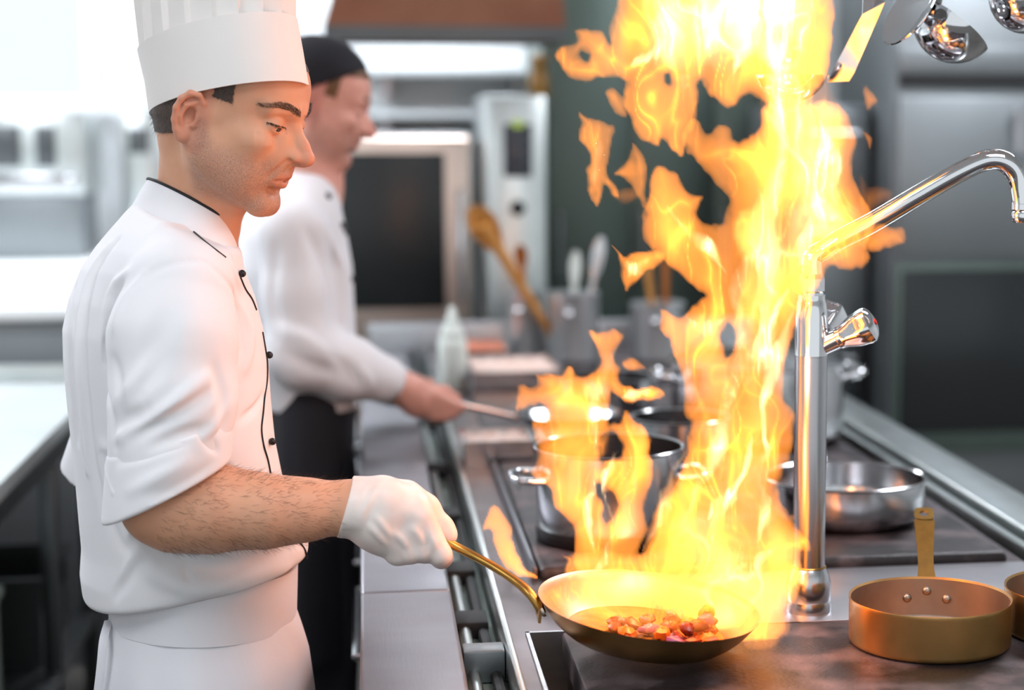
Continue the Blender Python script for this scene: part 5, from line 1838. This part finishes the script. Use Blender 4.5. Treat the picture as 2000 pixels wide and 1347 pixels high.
for s_ in (-1, 1):
    hip = kp + np.array([0, s_ * .068, .0])
    rr = []
    for z, r_, dx in ((.9, .085, 0), (.7, .096, .005), (.5, .085, .012), (.3, .08, .004), (.085, .075, -.008)):
        rr.append(np.array([(hip[0] + dx + r_ * math.cos(a) * 1.1, hip[1] + r_ * .82 * math.sin(a), z) for a in np.linspace(0, 2 * math.pi, 24, endpoint=False)]))
    part('trouser_leg', loft(rr), 'darkcloth', cook)
    sh = S().ell((hip[0] + .05, hip[1], .032), (.15, .05, .042)).ell((hip[0] - .03, hip[1], .06), (.065, .046, .05), k=.03)
    sh.plane((0, 0, 0.0), (0, 0, -1))
    V, Fc = mesh_sdf(sh, axis_grid([(hip[0] - .13, hip[0] + .22, .008)]), axis_grid([(hip[1] - .08, hip[1] + .08, .008)]), axis_grid([(-.016, .13, .008)]))
    part_np('shoe', V, Fc, 'shoe', cook)


# ------------------------------------------------------------------ the fire: closed bodies of glowing gas, thick in the middle and thinning to their edges
def flame_mat(name, col, e, sig):
    """glowing gas: emission per metre, and soot that dims what lies behind (absorption per metre and colour)"""
    m = bpy.data.materials.new(name)
    m.use_nodes = True
    nt = m.node_tree
    for n in list(nt.nodes):
        if n.type != 'OUTPUT_MATERIAL':
            nt.nodes.remove(n)
    em = nt.nodes.new('ShaderNodeEmission')
    em.inputs[0].default_value = (*col, 1)
    em.inputs[1].default_value = e
    out = em.outputs[0]
    if max(sig) > 0:
        ab = nt.nodes.new('ShaderNodeVolumeAbsorption')
        k = max(sig)
        ab.inputs['Density'].default_value = k
        ab.inputs['Color'].default_value = (1 - sig[0] / k, 1 - sig[1] / k, 1 - sig[2] / k, 1)
        ad = nt.nodes.new('ShaderNodeAddShader')
        nt.links.new(em.outputs[0], ad.inputs[0])
        nt.links.new(ab.outputs[0], ad.inputs[1])
        out = ad.outputs[0]
    nt.links.new(out, nt.nodes['Material Output'].inputs['Volume'])
    M[name] = m


flame_mat('flame_gas', (1.0, 0.315, 0.050), 112.0, (6, 14, 30))
flame_mat('flame_gas_soft', (1.0, 0.34, 0.09), 85.0, (3, 8, 16))
flame_mat('flame_gas_hot', (1.0, 0.62, 0.32), 120.0, (0, 0, 0))


class Noise:
    def __init__(self, seed, n=64):
        self.g = np.random.default_rng(seed).uniform(-1, 1, (n, n))
        self.n = n

    def __call__(self, x, y):
        xi, yi = np.floor(x).astype(int), np.floor(y).astype(int)
        fx, fy = x - xi, y - yi
        fx, fy = fx * fx * (3 - 2 * fx), fy * fy * (3 - 2 * fy)
        n = self.n
        a, b = self.g[xi % n, yi % n], self.g[(xi + 1) % n, yi % n]
        c, d = self.g[xi % n, (yi + 1) % n], self.g[(xi + 1) % n, (yi + 1) % n]
        return (a * (1 - fx) + b * fx) * (1 - fy) + (c * (1 - fx) + d * fx) * fy


def closed_curve(P, per=6):
    P = np.asarray(P, float)
    n = len(P)
    out = []
    for i in range(n):
        p0, p1, p2, p3 = P[i - 1], P[i], P[(i + 1) % n], P[(i + 2) % n]
        for t in np.linspace(0, 1, per, endpoint=False):
            out.append(0.5 * (2 * p1 + (p2 - p0) * t + (2 * p0 - 5 * p1 + 4 * p2 - p3) * t * t + (3 * p1 - p0 - 3 * p2 + p3) * t ** 3))
    return np.array(out)


def poly_field(X, Y, polys):
    """inside flag and distance to the nearest edge"""
    ins = np.zeros(X.shape, bool)
    D = np.full(X.shape, 1e9)
    for P in polys:
        Q = np.roll(P, -1, 0)
        for (x0, y0), (x1, y1) in zip(P, Q):
            c = ((y0 > Y) != (y1 > Y))
            if y1 != y0:
                ins ^= c & (X < (x1 - x0) * (Y - y0) / (y1 - y0) + x0)
            dx, dy = x1 - x0, y1 - y0
            L = dx * dx + dy * dy + 1e-9
            t = np.clip(((X - x0) * dx + (Y - y0) * dy) / L, 0, 1)
            D = np.minimum(D, (X - x0 - t * dx) ** 2 + (Y - y0 - t * dy) ** 2)
    return ins, np.sqrt(D)


fire = thing('pan_fire', (0.356, 2.345, 0.93), 'tall orange and yellow flames leaping up from the frying pan', 'flame')
FY0 = 2.40


def flame_sheet(outer, holes=(), Y=2.42, edge=.009, core=.03, seed=1, m='flame_gas', step=3.2, wob=6.0, bow=.05, sx=46., sy=150., ew=5.5, cw=30.0, lean=0.0, amt=1.0):
    polys = [closed_curve(outer)] + [closed_curve(h) for h in holes]
    lo, hi = polys[0].min(0) - 2 * step, polys[0].max(0) + 2 * step
    xs, ys = np.arange(lo[0], hi[0], step), np.arange(lo[1], hi[1], step)
    X, Yp = np.meshgrid(xs, ys, indexing='ij')
    n1, n2, n3, n4 = Noise(seed), Noise(seed + 50), Noise(seed + 99), Noise(seed + 140)
    wx = 15 * n1(X / 60, Yp / 90) + 4 * n2(X / 24, Yp / 50)
    ins, D = poly_field(X + wob * (n3(X / 26, Yp / 34) + .5 * n1(X / 11, Yp / 15)), Yp + wob * (n4(X / 26, Yp / 34) + .5 * n2(X / 11, Yp / 15)), polys)
    D = np.where(ins, D, 0)
    # streaks drawn out upwards
    u = (X + 2.2 * wx) / sx
    v = Yp / sy
    st = 0.5 + 0.5 * n2(u, v) * 1.2
    fil = 1 - np.abs(n3(u * 1.15 + 3.3, v * 0.9 + 1.7))
    fil2 = 1 - np.abs(n4(u * 2.3 + 9.1, v * 1.6 + 4.2))
    fil3 = 1 - np.abs(n1(u * 3.6 + 2.7, v * 2.2 + 8.3))
    hot = np.clip(0.08 + 0.72 * np.clip(st, 0, 1.2) ** 2 * 1.1 + 1.25 * fil ** 10 + 0.8 * fil2 ** 11 + 0.15 * fil3 ** 9, 0, 2.6)
    thin = np.clip(0.72 + 0.95 * n1(X / 70 + 5, Yp / 110 + 2), 0.25, 1.4)
    T = amt * (edge * (1 - np.exp(-D / ew)) * (0.55 + 0.45 * thin) + core * (1 - np.exp(-(D / cw) ** 1.3)) * hot * thin)
    T[~ins] = 0
    Yc = Y + bow * n1(X / 150 + 7, Yp / 190) + bow * .4 * n2(X / 60, Yp / 90 + 3) + lean * (Yp - 1200) / 1200
    idxF = np.full(X.shape, -1); idxB = np.full(X.shape, -1)
    cell = ins[:-1, :-1] | ins[1:, :-1] | ins[:-1, 1:] | ins[1:, 1:]
    need = np.zeros(X.shape, bool)
    for a in (0, 1):
        for b in (0, 1):
            need[a:X.shape[0] - 1 + a, b:X.shape[1] - 1 + b] |= cell
    pts = np.argwhere(need)
    V = []
    nv = 0
    dirs = FWD[None] + RGT[None] * ((X[need] - PPX) / FPX)[:, None] + UPV[None] * ((PPY - Yp[need]) / FPX)[:, None]
    Tn, Yn = T[need], Yc[need]
    thin_ = Tn < 2e-4
    Pf = CAMP + dirs * ((Yn - np.where(thin_, 0, Tn / 2)) / dirs[:, 1])[:, None]
    Pb = CAMP + dirs * ((Yn + Tn / 2) / dirs[:, 1])[:, None]
    nF = len(pts)
    idxF[need] = np.arange(nF)
    keepB = ~thin_
    mapB = np.where(keepB, nF + np.cumsum(keepB) - 1, np.arange(nF))
    idxB[need] = mapB
    V = np.vstack([Pf, Pb[keepB]])
    c = np.argwhere(cell)
    i, j = c[:, 0], c[:, 1]
    fr_ = np.stack([idxF[i, j], idxF[i + 1, j], idxF[i + 1, j + 1], idxF[i, j + 1]], -1)
    Fc = []
    for q in ((0, 1, 2), (0, 2, 3)):
        a = fr_[:, q]
        b = np.stack([idxB[i, j], idxB[i + 1, j], idxB[i + 1, j + 1], idxB[i, j + 1]], -1)[:, q]
        ok = (a != b).any(1)
        Fc += [a[ok][:, ::-1], b[ok]]
    Fc = np.vstack(Fc)
    o = part('flame_tongue', (V, [tuple(t) for t in Fc.tolist()]), m, fire, fix=False, angle=None)
    return o


def z6(pts):
    return [(1050 + x / 2.072, y / 2.072) for x, y in pts]


def z5(pts):
    return [(1000 + x / 1.803, 600 + y / 1.803) for x, y in pts]


def z4(pts):
    return [(600 + x / 3.367, 850 + y / 3.367) for x, y in pts]


# main column from the pan up to the crown
main_out = z6([(1195, 420), (1262, 470), (1285, 560), (1275, 650), (1300, 760), (1350, 850), (1362, 930), (1330, 1000), (1332, 1060), (1280, 1103), (1175, 1075), (1165, 1110), (1120, 1200), (1060, 1300)]) + \
    z5([(1000, 50), (985, 110), (960, 200), (955, 290), (990, 380), (990, 480), (965, 560), (935, 640), (985, 720), (1000, 790), (1048, 822), (1045, 855), (1008, 870), (1020, 945), (998, 1035), (968, 1055), (955, 1130), (925, 1190), (868, 1200), (800, 1185), (720, 1198), (640, 1150), (560, 1090), (500, 1040), (470, 960), (440, 890), (480, 850), (500, 760), (520, 700), (570, 620), (600, 540), (622, 480), (628, 410), (596, 370), (602, 270), (572, 190), (552, 120), (520, 60), (513, 8), (560, 20), (610, 25), (660, -20)]) + \
    z6([(672, 1202), (620, 1150), (560, 1095), (505, 1040), (465, 1010), (440, 985), (425, 920), (440, 790), (460, 710), (500, 662), (550, 690), (600, 762), (676, 800), (642, 845), (655, 882), (700, 898), (742, 880), (770, 812), (745, 755), (690, 705), (640, 655), (600, 600), (590, 520), (640, 480), (690, 535), (740, 500), (780, 520), (805, 575), (850, 535), (885, 520), (900, 440), (960, 400), (1060, 400)])
flame_sheet(main_out, [z5([(758, 60), (775, 90), (770, 150), (750, 170), (742, 120)])], Y=2.40, core=.034, edge=.011, seed=11, bow=.05, lean=-.05)
# crown, spreading around the hanging ladle
crown = z6([(75, 262), (92, 200), (150, 178), (148, 128), (205, 115), (265, 128), (292, 165), (298, 95), (335, 10), (380, -90), (560, -130), (820, -140), (1060, -130), (1180, -60), (1196, 100), (1192, 210), (1165, 300), (1090, 400), (1020, 460), (940, 440), (900, 400), (840, 385), (780, 442), (705, 395), (670, 330), (652, 350), (652, 420), (632, 500), (600, 600), (560, 622), (500, 562), (472, 588), (400, 550), (370, 500), (352, 400), (356, 325), (250, 322), (150, 328)])
flame_sheet(crown, [z6([(165, 228), (185, 215), (210, 228), (195, 242)]), z6([(515, 300), (535, 300), (532, 330), (515, 330)])], Y=2.43, core=.040, edge=.009, seed=23, bow=.06)
# second, paler body inside the column
flame_sheet(z6([(960, -100), (1120, 60), (1150, 250), (1225, 430), (1250, 560), (1240, 700), (1300, 860), (1290, 980), (1180, 1010), (1080, 1150), (960, 1290), (860, 1347), (800, 1250), (830, 1080), (780, 960), (800, 860), (880, 820), (930, 640), (900, 480), (930, 300)]), Y=2.48, core=.030, edge=.004, seed=37, m='flame_gas_soft', ew=25, cw=50, bow=.05)
flame_sheet(z5([(870, -40), (930, 60), (900, 250), (930, 420), (900, 560), (960, 700), (940, 900), (900, 1060), (800, 1140), (660, 1120), (560, 1040), (540, 900), (600, 760), (680, 640), (700, 460), (660, 330), (690, 180), (760, 200), (820, 60)]), Y=2.34, core=.018, edge=.004, seed=41, m='flame_gas', ew=25, cw=46, bow=.04)
# tongues at the foot, low over the pan
flame_sheet(z5([(95, 1030), (110, 985), (180, 950), (195, 880), (250, 860), (330, 850), (440, 880), (520, 800), (600, 720), (680, 760), (760, 740), (860, 800), (960, 850), (1000, 930), (960, 1060), (900, 1160), (760, 1180), (620, 1150), (440, 1150), (280, 1130), (150, 1080)]), Y=2.30, core=.007, edge=.0035, seed=53, sx=40, sy=70, bow=.05, ew=14)
flame_sheet(z5([(110, 1010), (200, 960), (340, 980), (420, 1060), (380, 1120), (250, 1110), (140, 1070)]), Y=2.36, core=.012, edge=.004, seed=55, sx=30, sy=50, ew=20)
# left column over the stock pot
left_out = z5([(186, 872), (197, 935), (215, 850), (208, 762), (142, 705), (130, 640), (72, 590), (92, 540), (82, 470), (74, 405), (122, 368), (108, 342), (70, 352), (14, 372), (22, 288), (85, 282), (80, 240), (125, 232), (180, 228), (210, 208), (242, 238), (288, 222), (300, 165), (276, 105), (280, 80), (335, 78), (392, 86), (384, 125), (362, 172), (372, 220), (388, 266), (440, 278), (498, 272), (532, 296), (500, 322), (430, 342), (378, 325), (345, 300), (336, 372), (338, 405), (352, 410), (385, 400), (400, 358), (430, 388), (470, 420), (492, 470), (500, 540), (508, 600), (470, 700), (476, 780), (445, 868), (520, 960), (470, 1040), (380, 1010), (300, 960), (240, 950)])
flame_sheet(left_out, [z5([(300, 470), (330, 440), (372, 470), (385, 520), (340, 540), (305, 530)]), z5([(300, 620), (345, 640), (372, 700), (340, 760), (310, 700)])], Y=2.52, core=.028, edge=.012, seed=67, m='flame_gas', bow=.06)
flame_sheet(z5([(380, 192), (420, 180), (466, 206), (440, 228), (392, 220)]), Y=2.52, core=.018, edge=.009, seed=68)
flame_sheet(z5([(330, 575), (365, 555), (378, 590), (350, 630), (322, 640)]), Y=2.47, core=.012, edge=.006, seed=69)
flame_sheet(z5([(180, 980), (190, 900), (215, 870), (330, 850), (440, 870), (470, 800), (520, 660), (600, 560), (650, 600), (600, 800), (560, 960), (470, 1030), (320, 1000), (240, 960)]), Y=2.44, core=.022, edge=.006, seed=71, ew=12)
# hottest gas in the crown and the upper column
flame_sheet(z6([(400, 60), (480, -120), (760, -160), (1040, -140), (1120, 0), (1130, 160), (1060, 300), (960, 380), (880, 330), (780, 340), (700, 280), (560, 300), (470, 260)]), Y=2.41, core=.040, edge=.0, seed=141, m='flame_gas_hot', cw=70, sx=60, sy=120)
flame_sheet(z6([(930, 280), (1060, 260), (1160, 420), (1240, 560), (1220, 760), (1250, 900), (1180, 960), (1080, 900), (1010, 720), (960, 560), (900, 460)]), Y=2.37, core=.022, edge=.0, seed=142, m='flame_gas_hot', cw=60)
flame_sheet(z6([(880, 900), (980, 860), (1080, 960), (1100, 1060), (980, 1180), (880, 1320), (820, 1300), (860, 1140), (820, 1010)]), Y=2.35, core=.014, edge=.0, seed=143, m='flame_gas_hot', cw=55)
flame_sheet(z5([(560, 760), (640, 700), (720, 760), (800, 850), (900, 900), (880, 1000), (760, 1010), (640, 960), (540, 900)]), Y=2.28, core=.008, edge=.0, seed=144, m='flame_gas_hot', cw=40, sx=34, sy=80)
flame_sheet(z5([(100, 470), (200, 380), (300, 330), (340, 420), (330, 520), (240, 600), (180, 560), (120, 540)]), Y=2.50, core=.014, edge=.0, seed=145, m='flame_gas', cw=34)
flame_sheet(z6([(1120, 780), (1240, 760), (1330, 880), (1320, 980), (1230, 1060), (1130, 1080), (1080, 980)]), Y=2.38, core=.020, edge=.0, seed=146, m='flame_gas', cw=30)
# stray tongues
flame_sheet(z6([(165, 458), (200, 488), (300, 508), (304, 600), (290, 680), (322, 790), (292, 802), (264, 752), (256, 820), (240, 838), (205, 772), (190, 700), (206, 640), (175, 570)]), Y=2.46, core=.020, edge=.009, seed=81)
flame_sheet(z6([(385, 575), (430, 630), (448, 680), (442, 790), (420, 832), (396, 765), (350, 722), (308, 712), (322, 688), (370, 640)]), Y=2.46, core=.014, edge=.009, seed=82)
flame_sheet(z6([(290, 790), (340, 755), (400, 745), (420, 800), (360, 822), (310, 815)]), Y=2.47, core=.002, edge=.003, seed=83, ew=16)
flame_sheet(z6([(276, 382), (320, 365), (352, 400), (352, 465), (312, 450)]), Y=2.47, core=.008, edge=.006, seed=84)
flame_sheet(z6([(310, 1003), (342, 1030), (400, 1020), (470, 1005), (525, 1030), (500, 1066), (450, 1100), (382, 1150), (355, 1172), (334, 1080)]), Y=2.44, core=.035, edge=.010, seed=85)
flame_sheet(z6([(1330, 350), (1386, 410), (1358, 436), (1322, 442)]), Y=2.46, core=.006, edge=.006, seed=86)
flame_sheet(z6([(1304, 525), (1350, 560), (1340, 602)]), Y=2.46, core=.004, edge=.005, seed=87)
flame_sheet(z6([(1330, 930), (1360, 905), (1432, 905), (1482, 938), (1490, 982), (1440, 1000), (1360, 1022), (1320, 1000)]), Y=2.42, core=.016, edge=.010, seed=88)
flame_sheet(z6([(1300, 700), (1340, 745), (1440, 768), (1410, 825), (1340, 852), (1300, 800)]), Y=2.46, core=.002, edge=.004, seed=89, ew=18)
flame_sheet(z4([(1168, 545), (1208, 487), (1258, 475), (1312, 530), (1350, 620), (1382, 740), (1432, 860), (1502, 940), (1422, 932), (1332, 882), (1272, 832), (1236, 752), (1230, 652), (1200, 616), (1166, 622), (1160, 590)]), Y=2.46, core=.012, edge=.020, seed=90)
flame_sheet(z5([(880, 700), (960, 720), (1030, 850), (1000, 1000), (960, 1150), (880, 1205), (820, 1180), (850, 1000), (900, 880)]), Y=2.30, core=.008, edge=.006, seed=91, m='flame_gas_soft')


# thin hot filaments rising through the body of the fire
def filament(pts, Y, w0, seed, m='flame_gas_hot'):
    rg = np.random.default_rng(seed)
    P = smooth_path(np.array([(x, y, 0.0) for x, y in pts]), 14)[:, :2]
    T = np.gradient(P, axis=0)
    T /= np.linalg.norm(T, axis=1, keepdims=True) + 1e-9
    N_ = np.stack([-T[:, 1], T[:, 0]], -1)
    t = np.linspace(0, 1, len(P))
    wd = w0 * 1500 * 1.5 * np.sin(np.pi * (0.02 + 0.95 * t)) ** 0.8 * (0.8 + 0.3 * np.sin(t * 9 + seed))
    poly = np.vstack([P + N_ * wd[:, None], (P - N_ * wd[:, None])[::-1]])
    return flame_sheet(poly, Y=Y, edge=0.0, core=w0 * 2.6, seed=seed, m=m, step=3.0, wob=4.0, bow=.01, cw=w0 * 1500 * 0.9)


fl = [([(1480, 690), (1505, 560), (1490, 430), (1530, 300), (1520, 170), (1545, 60)], 2.38, .014), ([(1420, 800), (1450, 690), (1440, 560), (1490, 470)], 2.36, .011), ([(1560, 520), (1590, 430), (1620, 330), (1600, 230)], 2.40, .013),
      ([(1500, 900), (1490, 800), (1520, 700), (1550, 600)], 2.35, .009), ([(1320, 1060), (1360, 960), (1400, 880), (1420, 780), (1410, 690)], 2.33, .009), ([(1250, 1080), (1290, 1000), (1310, 930), (1345, 880)], 2.32, .008),
      ([(1390, 1080), (1400, 1000), (1450, 930), (1470, 850)], 2.30, .008), ([(1480, 1060), (1500, 980), (1480, 920), (1510, 860)], 2.31, .007), ([(1160, 1080), (1150, 1000), (1170, 900), (1160, 800), (1190, 700), (1215, 660)], 2.46, .007),
      ([(1200, 1020), (1180, 940), (1210, 880)], 2.47, .005), ([(1280, 120), (1300, 60), (1290, -20)], 2.40, .013), ([(1430, 150), (1460, 60), (1450, -20)], 2.40, .016), ([(1360, 140), (1385, 70), (1370, -10)], 2.41, .013), ([(1520, 150), (1500, 60), (1540, -20)], 2.37, .017),
      ([(1330, 140), (1332, 160), (1333, 178)], 2.37, .011), ([(1230, 130), (1260, 115), (1300, 90), (1340, 100)], 2.39, .010), ([(1300, 400), (1330, 440), (1380, 480), (1420, 540)], 2.37, .008), ([(1550, 330), (1600, 400), (1640, 430), (1690, 440)], 2.37, .008),
      ([(1130, 1130), (1180, 1100), (1190, 1060), (1210, 1010)], 2.30, .004), ([(1150, 1140), (1170, 1180), (1230, 1210), (1300, 1230)], 2.29, .003), ([(1400, 1200), (1380, 1150), (1430, 1110), (1450, 1060)], 2.28, .005), ([(1460, 1190), (1490, 1150), (1480, 1100), (1520, 1060)], 2.28, .005),
      ([(1540, 560), (1500, 640), (1480, 720), (1450, 760)], 2.36, .010), ([(1340, 620), (1380, 640), (1420, 620)], 2.37, .008), ([(1225, 545), (1245, 520), (1265, 505)], 2.42, .010), ([(1215, 775), (1245, 768), (1270, 764)], 2.50, .007), ([(1160, 370), (1168, 320), (1175, 270)], 2.44, .006)]
for i, (p, Y, w_) in enumerate(fl):
    filament(p, Y, w_, 200 + i)
# the fire's own light
for i, (px, py, Y, e) in enumerate(((1480, 420, 2.40, 3.8), (1450, 800, 2.38, 3.0), (1330, 1040, 2.36, 1.2))):
    ld = bpy.data.lights.new('fire_light', 'POINT')
    ld.energy = e
    ld.color = (1.0, 0.40, 0.22)
    ld.shadow_soft_size = 0.05
    lo_ = bpy.data.objects.new('fire_light', ld)
    COL.objects.link(lo_)
    lo_.parent = fire
    lo_.location = Vector(at(px, py, Y)) - fire.location
